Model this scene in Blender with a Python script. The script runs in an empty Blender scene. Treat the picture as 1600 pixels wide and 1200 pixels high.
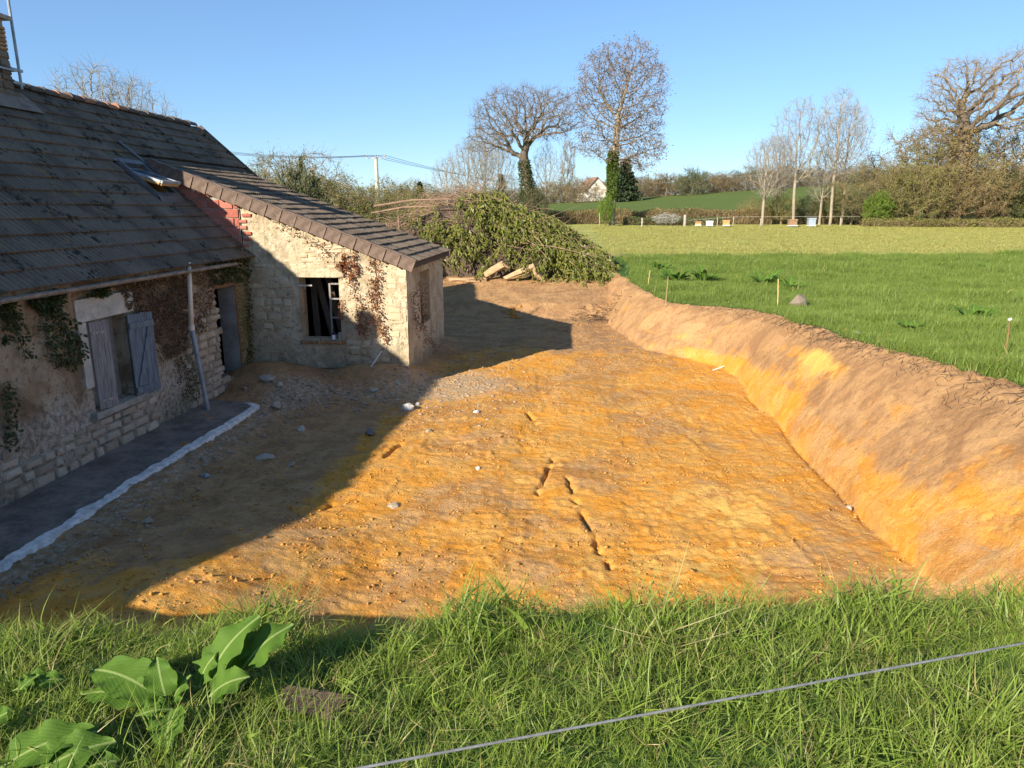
import bpy, math, random
import numpy as np
from mathutils import Vector, Matrix, Euler
R = math.radians
rng = np.random.default_rng(7)
random.seed(7)
scene = bpy.context.scene
COL = scene.collection

# ------------------------------------------------------------------ camera, sky, sun, exposure
CAM = np.array([0.0, 0.0, 3.9]); PITCH = R(13.8); YAW = R(4.9); FPX = 1109.0
cd = bpy.data.cameras.new('camera'); cam = bpy.data.objects.new('camera', cd); COL.objects.link(cam)
cam.location = CAM; cam.rotation_euler = (math.pi/2 - PITCH, 0, YAW)
cd.sensor_width = 36.0; cd.lens = 36.0*FPX/1600.0; cd.clip_start = 0.05; cd.clip_end = 3000
scene.camera = cam
SUNDIR = Vector((1.0, 1.42, -0.822)).normalized()          # the way the light travels
elev = math.asin(-SUNDIR.z); azi = math.atan2(-SUNDIR.x, -SUNDIR.y)
world = bpy.data.worlds.new('World'); scene.world = world; world.use_nodes = True
nt = world.node_tree; nt.nodes.clear()
sky = nt.nodes.new('ShaderNodeTexSky'); sky.sky_type = 'NISHITA'; sky.sun_disc = False
sky.sun_elevation = elev; sky.sun_rotation = azi; sky.altitude = 3000; sky.air_density = 1.3; sky.dust_density = 0.0; sky.ozone_density = 8.0
bg = nt.nodes.new('ShaderNodeBackground'); bg.inputs['Strength'].default_value = 0.136
wo = nt.nodes.new('ShaderNodeOutputWorld')
gm = nt.nodes.new('ShaderNodeGamma'); gm.inputs[1].default_value = 0.75; hs = nt.nodes.new('ShaderNodeHueSaturation'); hs.inputs['Saturation'].default_value = 1.0
nt.links.new(sky.outputs[0], gm.inputs[0]); nt.links.new(gm.outputs[0], hs.inputs['Color']); nt.links.new(hs.outputs[0], bg.inputs[0]); nt.links.new(bg.outputs[0], wo.inputs[0])
sl = bpy.data.lights.new('sun', 'SUN'); sl.energy = 5.0; sl.angle = R(0.53); sl.color = (1.0, 0.90, 0.74)
sun = bpy.data.objects.new('sun', sl); COL.objects.link(sun); sun.location = (-20, -20, 30)
sun.rotation_euler = SUNDIR.to_track_quat('-Z', 'Y').to_euler()
vs = scene.view_settings; vs.view_transform = 'Standard'; vs.look = 'None'; vs.gamma = 1.0; vs.use_curve_mapping = False
vs.exposure = 1.0

# ------------------------------------------------------------------ small maths helpers
_fw = np.array([-math.sin(YAW)*math.cos(PITCH), math.cos(YAW)*math.cos(PITCH), -math.sin(PITCH)])
_rt = np.array([math.cos(YAW), math.sin(YAW), 0.0]); _up = np.cross(_rt, _fw)
def ray(x, y): return _fw + _rt*(x-800)/FPX + _up*(600-y)/FPX
def at(x, y, Y): d = ray(x, y); return CAM + d*(Y/d[1])          # survey point on the plane Y
def atz(x, y, z): d = ray(x, y); return CAM + d*((z-CAM[2])/d[2])
def atx(x, y, X): d = ray(x, y); return CAM + d*(X/d[0])
def topx(P):
    v = np.asarray(P, float) - CAM; z = v@_fw
    return 800+FPX*(v@_rt)/z, 600-FPX*(v@_up)/z, z
def sstep(a, b, x):
    t = np.clip((x-a)/(b-a), 0, 1); return t*t*(3-2*t)
def vnoise(x, y, seed=0):
    x = np.asarray(x, float); y = np.asarray(y, float)
    xi = np.floor(x).astype(np.int64); yi = np.floor(y).astype(np.int64); fx = x-xi; fy = y-yi
    fx = fx*fx*(3-2*fx); fy = fy*fy*(3-2*fy)
    def h(a, b):
        n = (a*374761393 + b*668265263 + seed*1442695041) & 0xffffffff
        n = ((n ^ (n >> 13))*1274126177) & 0xffffffff
        return ((n ^ (n >> 16)) & 0xffff)/65535.0
    return (h(xi, yi)*(1-fx)+h(xi+1, yi)*fx)*(1-fy) + (h(xi, yi+1)*(1-fx)+h(xi+1, yi+1)*fx)*fy
def fbm(x, y, o=4, seed=0, g=0.5):
    s = 0; a = 1; t = 0
    for k in range(o):
        s = s + a*(vnoise(np.asarray(x)*2**k, np.asarray(y)*2**k, seed+k*17)-0.5); t += a; a *= g
    return s/t*2

# ------------------------------------------------------------------ mesh helpers
class MB:
    def __init__(s): s.v = []; s.f = []
    def add(s, verts, faces):
        o = len(s.v); s.v.extend([tuple(map(float, p)) for p in verts]); s.f.extend([tuple(o+i for i in f) for f in faces]); return s
    def box(s, c, d, rot=None):
        hx, hy, hz_ = d[0]/2, d[1]/2, d[2]/2
        p = [Vector((x, y, z)) for z in (-hz_, hz_) for y in (-hy, hy) for x in (-hx, hx)]
        if rot is not None: p = [rot @ q for q in p]
        p = [q + Vector(c) for q in p]
        return s.add(p, [(0,2,3,1),(4,5,7,6),(0,1,5,4),(2,6,7,3),(0,4,6,2),(1,3,7,5)])
    def bar(s, a, b, w, h, up=(0,0,1)):
        a = Vector(a); b = Vector(b); d = b-a; L = d.length; z = d.normalized(); x = Vector(up).cross(z)
        if x.length < 1e-4: x = Vector((1,0,0)).cross(z)
        x.normalize(); y = z.cross(x); m = Matrix((x, y, z)).transposed()
        return s.box((a+b)/2, (w, h, L), m)
    def tube(s, pts, rads, n=8, caps=True):
        P = [Vector(p) for p in pts]; rings = []; o = len(s.v); prev = None
        for i, p in enumerate(P):
            t = (P[min(i+1, len(P)-1)]-P[max(i-1, 0)]).normalized()
            if prev is None: prev = t.orthogonal().normalized()
            u = (prev - t*prev.dot(t)); u = u.normalized() if u.length > 1e-5 else t.orthogonal().normalized(); prev = u; w = t.cross(u)
            r = rads[i] if hasattr(rads, '__len__') else rads
            s.v.extend([tuple(p + (u*math.cos(2*math.pi*k/n)+w*math.sin(2*math.pi*k/n))*r) for k in range(n)])
        for i in range(len(P)-1):
            for k in range(n):
                a = o+i*n+k; b = o+i*n+(k+1) % n; s.f.append((a, b, b+n, a+n))
        if caps:
            s.f.append(tuple(o+k for k in reversed(range(n)))); s.f.append(tuple(o+(len(P)-1)*n+k for k in range(n)))
        return s
    def mesh(s, name):
        m = bpy.data.meshes.new(name); m.from_pydata(s.v, [], s.f); m.update(); return m
def npmesh(name, V, F, attrs=None, smooth=False):
    """V (n,3), F (m,k) all the same size k"""
    V = np.asarray(V, np.float32); F = np.asarray(F, np.int32); k = F.shape[1]
    m = bpy.data.meshes.new(name); m.vertices.add(len(V)); m.vertices.foreach_set('co', V.ravel())
    m.loops.add(F.size); m.loops.foreach_set('vertex_index', F.ravel())
    m.polygons.add(len(F)); m.polygons.foreach_set('loop_start', np.arange(0, F.size, k, dtype=np.int32))
    if smooth: m.polygons.foreach_set('use_smooth', np.ones(len(F), bool))
    m.update(calc_edges=True)
    for an, (typ, dat) in (attrs or {}).items():
        a = m.attributes.new(an, typ, 'POINT')
        a.data.foreach_set('color' if typ == 'FLOAT_COLOR' else ('vector' if typ == 'FLOAT_VECTOR' else 'value'), np.asarray(dat, np.float32).ravel())
    return m
def smooth(m):
    m.polygons.foreach_set('use_smooth', np.ones(len(m.polygons), bool)); return m
def segs_mesh(name, p0, p1, r0, r1, n=4):
    p0 = np.asarray(p0, float); p1 = np.asarray(p1, float); d = p1-p0; L = np.linalg.norm(d, axis=1, keepdims=True)+1e-9; t = d/L
    ref = np.where(np.abs(t[:, 2:3]) > 0.9, np.array([[1., 0, 0]]), np.array([[0, 0, 1.]]))
    u = np.cross(ref, t); u /= np.linalg.norm(u, axis=1, keepdims=True)+1e-9; w = np.cross(t, u)
    r0 = np.asarray(r0)[:, None]; r1 = np.asarray(r1)[:, None]
    V = np.zeros((len(p0), 2*n, 3))
    for k in range(n):
        c, s_ = math.cos(2*math.pi*k/n), math.sin(2*math.pi*k/n)
        V[:, k] = p0 - t*r0*0.3 + (u*c+w*s_)*r0; V[:, n+k] = p1 + t*r1*0.3 + (u*c+w*s_)*r1
    f = np.array([(k, (k+1) % n, n+(k+1) % n, n+k) for k in range(n)])
    F = (np.arange(len(p0))[:, None, None]*2*n + f[None]).reshape(-1, 4)
    return V.reshape(-1, 3), F
def leaf_quads(P, D, L, W, fold=None):
    """leaf = a quad diamond strip from P along D, length L, width W"""
    n = len(P); D = D/(np.linalg.norm(D, axis=1, keepdims=True)+1e-9)
    s_ = np.cross(D, rng.normal(size=(n, 3))); s_ /= np.linalg.norm(s_, axis=1, keepdims=True)+1e-9
    L = np.asarray(L)[:, None]; W = np.asarray(W)[:, None]
    V = np.stack([P, P+D*L*0.5+s_*W*0.5, P+D*L, P+D*L*0.5-s_*W*0.5], 1).reshape(-1, 3)
    return V, np.arange(4*n).reshape(-1, 4)
def joinVF(parts):
    Vs, Fs, o = [], [], 0
    for V, F in parts: Vs.append(V); Fs.append(F+o); o += len(V)
    return np.concatenate(Vs), np.concatenate(Fs)

# ------------------------------------------------------------------ object helpers
def obj(name, mesh, mat=None, parent=None, inv=False):
    if isinstance(mesh, MB): mesh = mesh.mesh(name)
    o = bpy.data.objects.new(name, mesh); COL.objects.link(o)
    if mat is not None and mesh is not None and len(mesh.materials) == 0: mesh.materials.append(mat)
    if parent is not None:
        o.parent = parent
        if inv: o.matrix_parent_inverse = Matrix.Translation(parent.location).inverted()
    return o
def tag(o, label=None, cat=None, group=None, kind=None):
    if label: o['label'] = label
    if cat: o['category'] = cat
    if group: o['group'] = group
    if kind: o['kind'] = kind
    return o
def thing(name, loc, label, cat, group=None, rz=0, sc=1.0):
    o = bpy.data.objects.new(name, None); COL.objects.link(o); o.location = loc; o.rotation_euler = (0, 0, rz); o.scale = (sc, sc, sc) if not hasattr(sc, '__len__') else sc
    o.empty_display_size = 0.2
    return tag(o, label, cat, group)
def dup(root, loc, rz=0, sc=1.0, label=None, group=None):
    def cp(o, par):
        c = o.copy(); COL.objects.link(c); c.parent = par
        for ch in o.children: cp(ch, c)
        return c
    r = cp(root, None); r.location = loc; r.rotation_euler = (0, 0, rz); r.scale = (sc, sc, sc) if not hasattr(sc, '__len__') else sc
    if label: r['label'] = label
    if group: r['group'] = group
    return r

# ------------------------------------------------------------------ material helpers
class NT:
    def __init__(s, name):
        s.m = bpy.data.materials.new(name); s.m.use_nodes = True; s.t = s.m.node_tree; s.t.nodes.clear()
        s.out = s.t.nodes.new('ShaderNodeOutputMaterial'); s.co = None
    def n(s, typ, **kw):
        o = s.t.nodes.new(typ)
        for k, v in kw.items(): setattr(o, k, v)
        return o
    def L(s, a, b): s.t.links.new(a, b)
    def set(s, sock, v):
        if hasattr(v, 'is_output') or isinstance(v, bpy.types.NodeSocket): s.L(v, sock)
        elif hasattr(v, '__len__') and len(v) == 3 and sock.type == 'RGBA': sock.default_value = (*v, 1)
        else: sock.default_value = v
    def coord(s, kind='Object'):
        return s.n('ShaderNodeTexCoord').outputs[kind]
    def geo(s, what='Position'): return s.n('ShaderNodeNewGeometry').outputs[what]
    def map(s, vec, scale=(1,1,1), rot=(0,0,0), loc=(0,0,0)):
        o = s.n('ShaderNodeMapping'); s.L(vec, o.inputs[0]); o.inputs['Scale'].default_value = scale; o.inputs['Rotation'].default_value = rot; o.inputs['Location'].default_value = loc; return o.outputs[0]
    def noise(s, vec, scale, detail=5, rough=0.55, dist=0.0):
        o = s.n('ShaderNodeTexNoise'); s.L(vec, o.inputs['Vector']); o.inputs['Scale'].default_value = scale; o.inputs['Detail'].default_value = detail
        o.inputs['Roughness'].default_value = rough; o.inputs['Distortion'].default_value = dist; return o.outputs[0]
    def voro(s, vec, scale, feature='F1', out='Distance'):
        o = s.n('ShaderNodeTexVoronoi', feature=feature); s.L(vec, o.inputs['Vector']); o.inputs['Scale'].default_value = scale; return o.outputs[out]
    def step(s, v, a, b):
        o = s.n('ShaderNodeMapRange'); o.interpolation_type = 'SMOOTHSTEP'; s.L(v, o.inputs[0]); o.inputs[1].default_value = a; o.inputs[2].default_value = b; return o.outputs[0]
    def math(s, op, a, b=0.0, c=0.0):
        o = s.n('ShaderNodeMath', operation=op)
        for i, x in enumerate((a, b, c)): s.set(o.inputs[i], x)
        return o.outputs[0]
    def mix(s, f, a, b, mode='MIX'):
        o = s.n('ShaderNodeMix', data_type='RGBA', blend_type=mode); s.set(o.inputs[0], f); s.set(o.inputs[6], a); s.set(o.inputs[7], b); return o.outputs[2]
    def attr(s, name): return s.n('ShaderNodeAttribute', attribute_name=name)
    def sep(s, c): o = s.n('ShaderNodeSeparateColor'); s.L(c, o.inputs[0]); return o.outputs
    def rand(s): return s.n('ShaderNodeObjectInfo').outputs['Random']
    def hsv(s, c, h=0.5, sat=1.0, v=1.0):
        o = s.n('ShaderNodeHueSaturation'); s.set(o.inputs['Hue'], h); s.set(o.inputs['Saturation'], sat); s.set(o.inputs['Value'], v); s.set(o.inputs['Color'], c); return o.outputs[0]
    def bump(s, h, dist=0.02, strength=1.0, prev=None):
        o = s.n('ShaderNodeBump'); o.inputs['Strength'].default_value = strength; o.inputs['Distance'].default_value = dist; s.L(h, o.inputs['Height'])
        if prev is not None: s.L(prev, o.inputs['Normal'])
        return o.outputs[0]
    def done(s, color, rough=0.9, normal=None, metal=0.0, spec=0.3):
        b = s.n('ShaderNodeBsdfPrincipled'); s.set(b.inputs['Base Color'], color); s.set(b.inputs['Roughness'], rough); b.inputs['Metallic'].default_value = metal
        b.inputs['Specular IOR Level'].default_value = spec
        if normal is not None: s.L(normal, b.inputs['Normal'])
        s.L(b.outputs[0], s.out.inputs[0]); return s.m
    def leafy(s, color, trans=0.35, rough=0.6, tcol=None, normal=None, spec=0.25):
        b = s.n('ShaderNodeBsdfPrincipled'); s.set(b.inputs['Base Color'], color); b.inputs['Roughness'].default_value = rough; b.inputs['Specular IOR Level'].default_value = spec
        t = s.n('ShaderNodeBsdfTranslucent'); s.set(t.inputs[0], tcol if tcol is not None else color)
        if normal is not None: s.L(normal, b.inputs['Normal'])
        x = s.n('ShaderNodeMixShader'); x.inputs[0].default_value = trans; s.L(b.outputs[0], x.inputs[1]); s.L(t.outputs[0], x.inputs[2]); s.L(x.outputs[0], s.out.inputs[0]); return s.m
def plain(name, c, rough=0.8, var=0.25, scale=8, metal=0.0, bump=0.004, spec=0.3, stretch=(1,1,1)):
    t = NT(name); v = t.map(t.coord(), stretch); n1 = t.noise(v, scale, 6); n2 = t.noise(v, scale*6, 4)
    f = t.math('ADD', t.math('MULTIPLY', n1, 0.7), t.math('MULTIPLY', n2, 0.3))
    col = t.mix(t.step(f, 0.3, 0.7), tuple(x*(1-var) for x in c), tuple(min(1, x*(1+var)) for x in c))
    return t.done(col, rough, t.bump(f, bump, 0.6) if bump else None, metal, spec)

# ------------------------------------------------------------------ materials
M = {}
def soil_mat():
    t = NT('excavated_soil'); p = t.geo(); a = t.attr('soil'); r, g, b = t.sep(a.outputs['Color'])[:3]; al = a.outputs['Alpha']
    warp = t.noise(p, 1.3, 3); big = t.noise(p, 0.45, 4, 0.6, 0.6); mid = t.noise(p, 1.9, 6, 0.65, 0.8); fine = t.noise(p, 16, 6, 0.7); grit = t.noise(p, 70, 3, 0.7)
    scr = t.noise(t.map(p, (2.6, 8.0, 4.0), (0, 0, 0.10)), 1.0, 7, 0.78, 0.9)       # scraped streaks across the pit
    scl = t.noise(t.map(p, (5.0, 0.8, 3.0), (0, 0, -0.10)), 1.0, 6, 0.7, 0.4)     # drag marks along the pit
    ochre = t.mix(t.step(mid, 0.38, 0.62), (0.62, 0.262, 0.032), (0.58, 0.31, 0.082))
    ochre = t.mix(t.step(big, 0.47, 0.60), ochre, t.mix(t.step(mid, .4, .6), (0.42, 0.20, 0.055), (0.47, 0.275, 0.12)))
    ochre = t.mix(t.math('MULTIPLY', t.step(scr, 0.52, 0.66), 0.55), ochre, (0.78, 0.43, 0.10))
    ochre = t.mix(t.math('MULTIPLY', t.step(scl, 0.55, 0.70), 0.5), ochre, (0.42, 0.15, 0.02))
    ochre = t.mix(t.math('MULTIPLY', t.step(t.noise(p, 2.6, 5, 0.65, 1.0), 0.60, 0.68), 0.55), ochre, (0.33, 0.21, 0.12))
    ochre = t.mix(t.math('MULTIPLY', t.step(fine, 0.55, 0.70), 0.7), ochre, (0.30, 0.125, 0.03))
    ochre = t.mix(t.math('MULTIPLY', t.step(t.noise(p, 24, 5, 0.75), 0.56, 0.68), 0.6), ochre, (0.80, 0.50, 0.17))
    ochre = t.mix(t.math('MULTIPLY', t.step(grit, 0.60, 0.70), 0.6), ochre, (0.22, 0.10, 0.03))
    # yellow sand seam
    jit = t.math('MULTIPLY', t.math('SUBTRACT', t.noise(p, 3.0, 6, 0.7, 0.6), 0.5), 1.6)
    fy = t.step(t.math('ADD', g, jit), 0.42, 0.66)
    ochre = t.mix(fy, ochre, t.mix(fine, (0.66, 0.36, 0.07), (0.74, 0.46, 0.14)))
    # brown topsoil / subsoil, and the painted shade tone beside the house
    loam_shade = t.mix(t.step(mid, 0.35, 0.65), (0.31, 0.172, 0.080), (0.45, 0.265, 0.122))
    loam_shade = t.mix(t.math('MULTIPLY', t.step(fine, 0.52, 0.7), 0.6), loam_shade, (0.15, 0.09, 0.05))
    loam_shade = t.mix(t.math('MULTIPLY', t.step(scr, 0.55, 0.7), 0.5), loam_shade, (0.47, 0.29, 0.12))
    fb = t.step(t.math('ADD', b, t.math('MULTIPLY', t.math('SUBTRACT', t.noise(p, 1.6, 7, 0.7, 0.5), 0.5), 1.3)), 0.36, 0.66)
    col = t.mix(fb, ochre, loam_shade)
    # pale rubble dust near the house
    fa = t.step(t.math('ADD', al, t.math('MULTIPLY', t.math('SUBTRACT', t.noise(p, 9, 7, 0.75), 0.5), 1.8)), 0.62, 0.85)
    col = t.mix(t.math('MULTIPLY', fa, 0.75), col, t.mix(t.step(fine, .35, .65), (0.24, 0.165, 0.10), (0.56, 0.46, 0.33)))
    # turf edge
    fg = t.step(t.math('ADD', r, t.math('MULTIPLY', t.math('SUBTRACT', t.noise(p, 7, 5, 0.7), 0.5), 0.8)), 0.42, 0.62)
    col = t.mix(fg, col, t.mix(t.noise(p, 5, 5), (0.035, 0.080, 0.012), (0.085, 0.145, 0.03)))
    bp = t.bump(t.math('ADD', t.noise(p, 9, 6, 0.75), t.math('MULTIPLY', grit, 0.22)), 0.05, 0.8)
    return t.done(col, 0.93, bp, spec=0.15)
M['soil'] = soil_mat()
def field_mat():
    t = NT('field_grass'); p = t.geo(); sx = t.n('ShaderNodeSeparateXYZ'); t.L(p, sx.inputs[0]); Y = sx.outputs[1]; X = sx.outputs[0]
    n1 = t.noise(p, 0.35, 5, 0.6); n2 = t.noise(p, 3.0, 6, 0.7); n3 = t.noise(p, 22, 4, 0.7)
    lush = t.mix(n2, (0.035, 0.085, 0.012), (0.09, 0.16, 0.03))
    row = t.noise(t.map(p, (0.35, 2.6, 1)), 1.0, 5, 0.65)
    mown = t.mix(t.step(row, 0.35, 0.65), (0.27, 0.285, 0.07), (0.46, 0.44, 0.14))
    mown = t.mix(t.math('MULTIPLY', t.step(n2, 0.5, 0.7), 0.6), mown, (0.15, 0.22, 0.04))
    wheat = t.mix(t.noise(t.map(p, (0.05, 0.3, 1)), 1.0, 4), (0.085, 0.125, 0.03), (0.125, 0.165, 0.042))
    # mown strip starts where Y > ~40 on the left, further on the right
    e = t.math('ADD', Y, t.math('ADD', t.math('MULTIPLY', X, -0.11), t.math('MULTIPLY', t.math('SUBTRACT', n1, 0.5), 2.5)))
    col = t.mix(t.step(e, 38.4, 39.6), lush, mown)
    col = t.mix(t.step(Y, 79.5, 80.5), col, wheat)
    col = t.mix(t.math('MULTIPLY', t.step(n3, 0.5, 0.75), 0.35), col, (0.03, 0.05, 0.012))
    bp = t.bump(t.noise(p, 6, 6, 0.75), 0.12, 0.8)
    return t.done(col, 0.95, bp, spec=0.1)
M['field'] = field_mat()
def grass_mat(name, c0, c1, tip, dry=0.12, trans=0.35):
    t = NT(name); rnd = t.rand(); a = t.attr('blade'); r, g, b = t.sep(a.outputs['Color'])[:3]
    pn = t.noise(t.geo(), 0.8, 4)
    f = t.math('ADD', t.math('MULTIPLY', rnd, 0.35), t.math('ADD', t.math('MULTIPLY', g, 0.35), t.math('MULTIPLY', t.math('SUBTRACT', pn, 0.25), 0.6)))
    col = t.mix(f, c0, c1); col = t.mix(t.math('MULTIPLY', r, 0.55), col, tip)
    col = t.mix(t.step(b, 1-dry-0.01, 1-dry+0.01), col, (0.42, 0.34, 0.14))
    return t.leafy(col, trans, 0.45, spec=0.35)
M['grass_near'] = grass_mat('grass_blades_near', (0.09, 0.19, 0.020), (0.26, 0.37, 0.05), (0.42, 0.48, 0.11), 0.05, 0.45)
M['grass_dry'] = grass_mat('grass_blades_dry', (0.16, 0.17, 0.05), (0.30, 0.27, 0.10), (0.40, 0.34, 0.15), 0.4)
M['grass_field'] = grass_mat('grass_blades_field', (0.045, 0.115, 0.018), (0.21, 0.30, 0.045), (0.31, 0.38, 0.08), 0.07)
M['grass_mown'] = grass_mat('grass_blades_mown', (0.27, 0.31, 0.06), (0.45, 0.44, 0.12), (0.52, 0.48, 0.17), 0.2)

def roof_mat():
    t = NT('concrete_tile'); p = t.geo(); rnd = t.rand(); o = t.coord()
    n1 = t.noise(p, 1.1, 6, 0.65); n2 = t.noise(p, 9, 6, 0.7); n3 = t.noise(p, 45, 4, 0.7)
    c = t.mix(rnd, (0.110, 0.082, 0.060), (0.165, 0.126, 0.093))
    c = t.mix(t.math('MULTIPLY', t.step(n1, 0.4, 0.65), 0.6), c, (0.22, 0.172, 0.125))
    c = t.mix(t.math('MULTIPLY', t.step(n2, 0.56, 0.68), 0.6), c, (0.045, 0.036, 0.027))
    moss = t.math('MULTIPLY', t.step(t.noise(p, 1.6, 5, 0.75), 0.535, 0.60), t.step(n2, 0.44, 0.54))
    c = t.mix(t.math('MULTIPLY', moss, 0.9), c, (0.022, 0.022, 0.012))
    lich = t.math('MULTIPLY', t.step(t.noise(p, 2.7, 5, 0.7, 0.4), 0.60, 0.66), t.step(n3, 0.4, 0.6))
    c = t.mix(t.math('MULTIPLY', lich, 0.8), c, (0.28, 0.20, 0.05))
    c = t.mix(t.math('MULTIPLY', t.step(n3, 0.62, 0.75), 0.4), c, (0.20, 0.17, 0.13))
    return t.done(c, 0.92, t.bump(t.math('ADD', n2, t.math('MULTIPLY', n3, 0.4)), 0.012, 0.8), spec=0.2)
M['tile'] = roof_mat()
def wall_mat(name, base, pale, dark, moss=0.4, pat=0.9, lowpale=None):
    t = NT(name); p = t.geo(); sx = t.n('ShaderNodeSeparateXYZ'); t.L(p, sx.inputs[0]); Z = sx.outputs[2]
    n0 = t.noise(p, 0.8, 5, 0.65, 0.5); n1 = t.noise(p, 2.4, 7, 0.7, 0.4); n2 = t.noise(p, 12, 6, 0.7); n3 = t.noise(p, 55, 4, 0.7)
    c = t.mix(t.step(n1, 0.35, 0.65), base, pale)
    c = t.mix(t.math('MULTIPLY', t.step(n0, 0.5, 0.62), pat), c, tuple((a+b)/2*0.8 for a, b in zip(base, dark)))
    c = t.mix(t.math('MULTIPLY', t.step(n2, 0.52, 0.64), 0.75), c, dark)
    c = t.mix(t.math('MULTIPLY', t.step(n3, 0.58, 0.72), 0.4), c, tuple(min(1, x*1.25) for x in pale))
    if lowpale: c = t.mix(t.math('MULTIPLY', t.step(t.math('ADD', Z, t.math('MULTIPLY', n0, 1.1)), 1.95, 1.45), 0.85), c, t.mix(t.step(n2, .40, .62), lowpale, tuple(x*.42 for x in lowpale)))
    st = t.noise(t.map(p, (5, 5, 0.5)), 1.0, 5, 0.65)
    low = t.step(t.math('ADD', Z, t.math('MULTIPLY', n1, 0.9)), 1.25, 0.55)
    mo = t.math('MULTIPLY', t.math('MAXIMUM', t.math('MULTIPLY', t.step(st, 0.55, 0.7), 0.7), low), moss)
    c = t.mix(mo, c, (0.085, 0.085, 0.045))
    bp = t.bump(t.math('ADD', n2, t.math('MULTIPLY', n3, .3)), 0.05, 0.9)
    return t.done(c, 0.95, bp, spec=0.12)
M['wall'] = wall_mat('old_render', (0.36, 0.25, 0.15), (0.50, 0.40, 0.28), (0.16, 0.115, 0.065), 0.45, lowpale=(0.60, 0.52, 0.41))
M['annex_wall'] = wall_mat('lime_wall', (0.46, 0.365, 0.235), (0.62, 0.53, 0.375), (0.24, 0.18, 0.105), 0.6, 0.5)
def stone_mat(name, c0, c1, c2):
    t = NT(name); rnd = t.rand(); p = t.geo(); n1 = t.noise(p, 5, 6, 0.7); n2 = t.noise(p, 30, 5, 0.7)
    c = t.mix(rnd, c0, c1); c = t.mix(t.step(n1, 0.45, 0.7), c, c2); c = t.mix(t.math('MULTIPLY', t.step(n2, 0.55, 0.7), 0.5), c, tuple(x*0.5 for x in c0))
    return t.done(c, 0.95, t.bump(t.math('ADD', n1, n2), 0.015, 0.7), spec=0.12)
M['stone'] = stone_mat('wall_stone', (0.30, 0.245, 0.175), (0.54, 0.465, 0.355), (0.43, 0.35, 0.25))
M['stone_pale'] = stone_mat('annex_stone', (0.36, 0.28, 0.175), (0.62, 0.52, 0.36), (0.50, 0.40, 0.255))
M['rubble'] = stone_mat('rubble_stone', (0.30, 0.23, 0.16), (0.58, 0.50, 0.40), (0.42, 0.31, 0.20))
M['clod'] = stone_mat('soil_clod', (0.36, 0.16, 0.035), (0.60, 0.30, 0.07), (0.42, 0.23, 0.09))
M['redbrick'] = stone_mat('red_block', (0.36, 0.12, 0.085), (0.50, 0.20, 0.15), (0.43, 0.17, 0.13))
M['brick'] = stone_mat('old_brick', (0.30, 0.16, 0.08), (0.50, 0.32, 0.17), (0.36, 0.22, 0.12))
M['mossbrick'] = stone_mat('mossy_brick', (0.19, 0.16, 0.07), (0.30, 0.25, 0.12), (0.22, 0.15, 0.05))
M['cement'] = plain('cement', (0.34, 0.305, 0.25), 0.95, 0.3, 3, bump=0.01)
M['cement_pale'] = plain('pale_cement', (0.50, 0.46, 0.39), 0.95, 0.25, 4, bump=0.012)
M['plaster'] = plain('grey_plaster', (0.27, 0.255, 0.225), 0.95, 0.3, 2.5, bump=0.006)
M['slab'] = plain('old_concrete', (0.19, 0.155, 0.125), 0.95, 0.45, 2.2, bump=0.015)
M['white'] = plain('white_render_edge', (0.66, 0.63, 0.58), 0.95, 0.32, 9, bump=0.03)
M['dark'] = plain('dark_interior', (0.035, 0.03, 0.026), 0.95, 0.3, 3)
M['darkwood'] = plain('old_dark_timber', (0.085, 0.06, 0.042), 0.9, 0.4, 6, stretch=(6, 6, 0.6))
M['wood'] = plain('brown_timber', (0.24, 0.13, 0.065), 0.85, 0.35, 6, stretch=(6, 6, 0.6))
M['pine'] = plain('pine_frame', (0.55, 0.32, 0.12), 0.6, 0.2, 8)
M['bluewood'] = plain('blue_weathered_paint', (0.16, 0.185, 0.205), 0.85, 0.45, 5, stretch=(7, 7, 0.7), bump=0.01)
M['greywood'] = plain('grey_weathered_paint', (0.245, 0.225, 0.215), 0.85, 0.4, 5, stretch=(7, 7, 0.7), bump=0.01)
M['iron'] = plain('rusty_iron', (0.36, 0.33, 0.31), 0.6, 0.4, 20, metal=0.3)
M['pvc'] = plain('beige_pvc', (0.80, 0.66, 0.53), 0.55, 0.12, 3, bump=0.0)
M['zinc'] = plain('weathered_zinc', (0.30, 0.33, 0.36), 0.45, 0.25, 4, metal=0.35, bump=0.002)
M['gutter'] = plain('stained_gutter', (0.27, 0.235, 0.20), 0.75, 0.35, 7, bump=0.003)
M['verge'] = plain('verge_tile', (0.155, 0.11, 0.085), 0.9, 0.35, 9, bump=0.008)
M['ridge'] = plain('ridge_tile', (0.12, 0.095, 0.08), 0.9, 0.4, 7, bump=0.008)
M['ridge_red'] = plain('red_ridge_tile', (0.34, 0.17, 0.10), 0.9, 0.35, 7, bump=0.008)
M['chimney'] = stone_mat('sooty_masonry', (0.16, 0.13, 0.10), (0.28, 0.23, 0.175), (0.12, 0.10, 0.08))
def glass_mat():
    t = NT('roof_glass'); return t.done((0.10, 0.13, 0.16), 0.06, None, 0.0, 0.8)
M['glass'] = glass_mat()
M['bark'] = plain('oak_bark', (0.135, 0.105, 0.078), 0.95, 0.35, 3, bump=0.03, stretch=(3, 3, 0.8))
M['bark_pale'] = plain('ash_bark', (0.28, 0.235, 0.175), 0.95, 0.3, 3, bump=0.02, stretch=(3, 3, 0.8))
M['twig'] = plain('twigs', (0.19, 0.15, 0.115), 0.95, 0.3, 0.6, bump=0)
M['twig_warm'] = plain('warm_twigs', (0.27, 0.20, 0.115), 0.95, 0.3, 0.5, bump=0)
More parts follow.
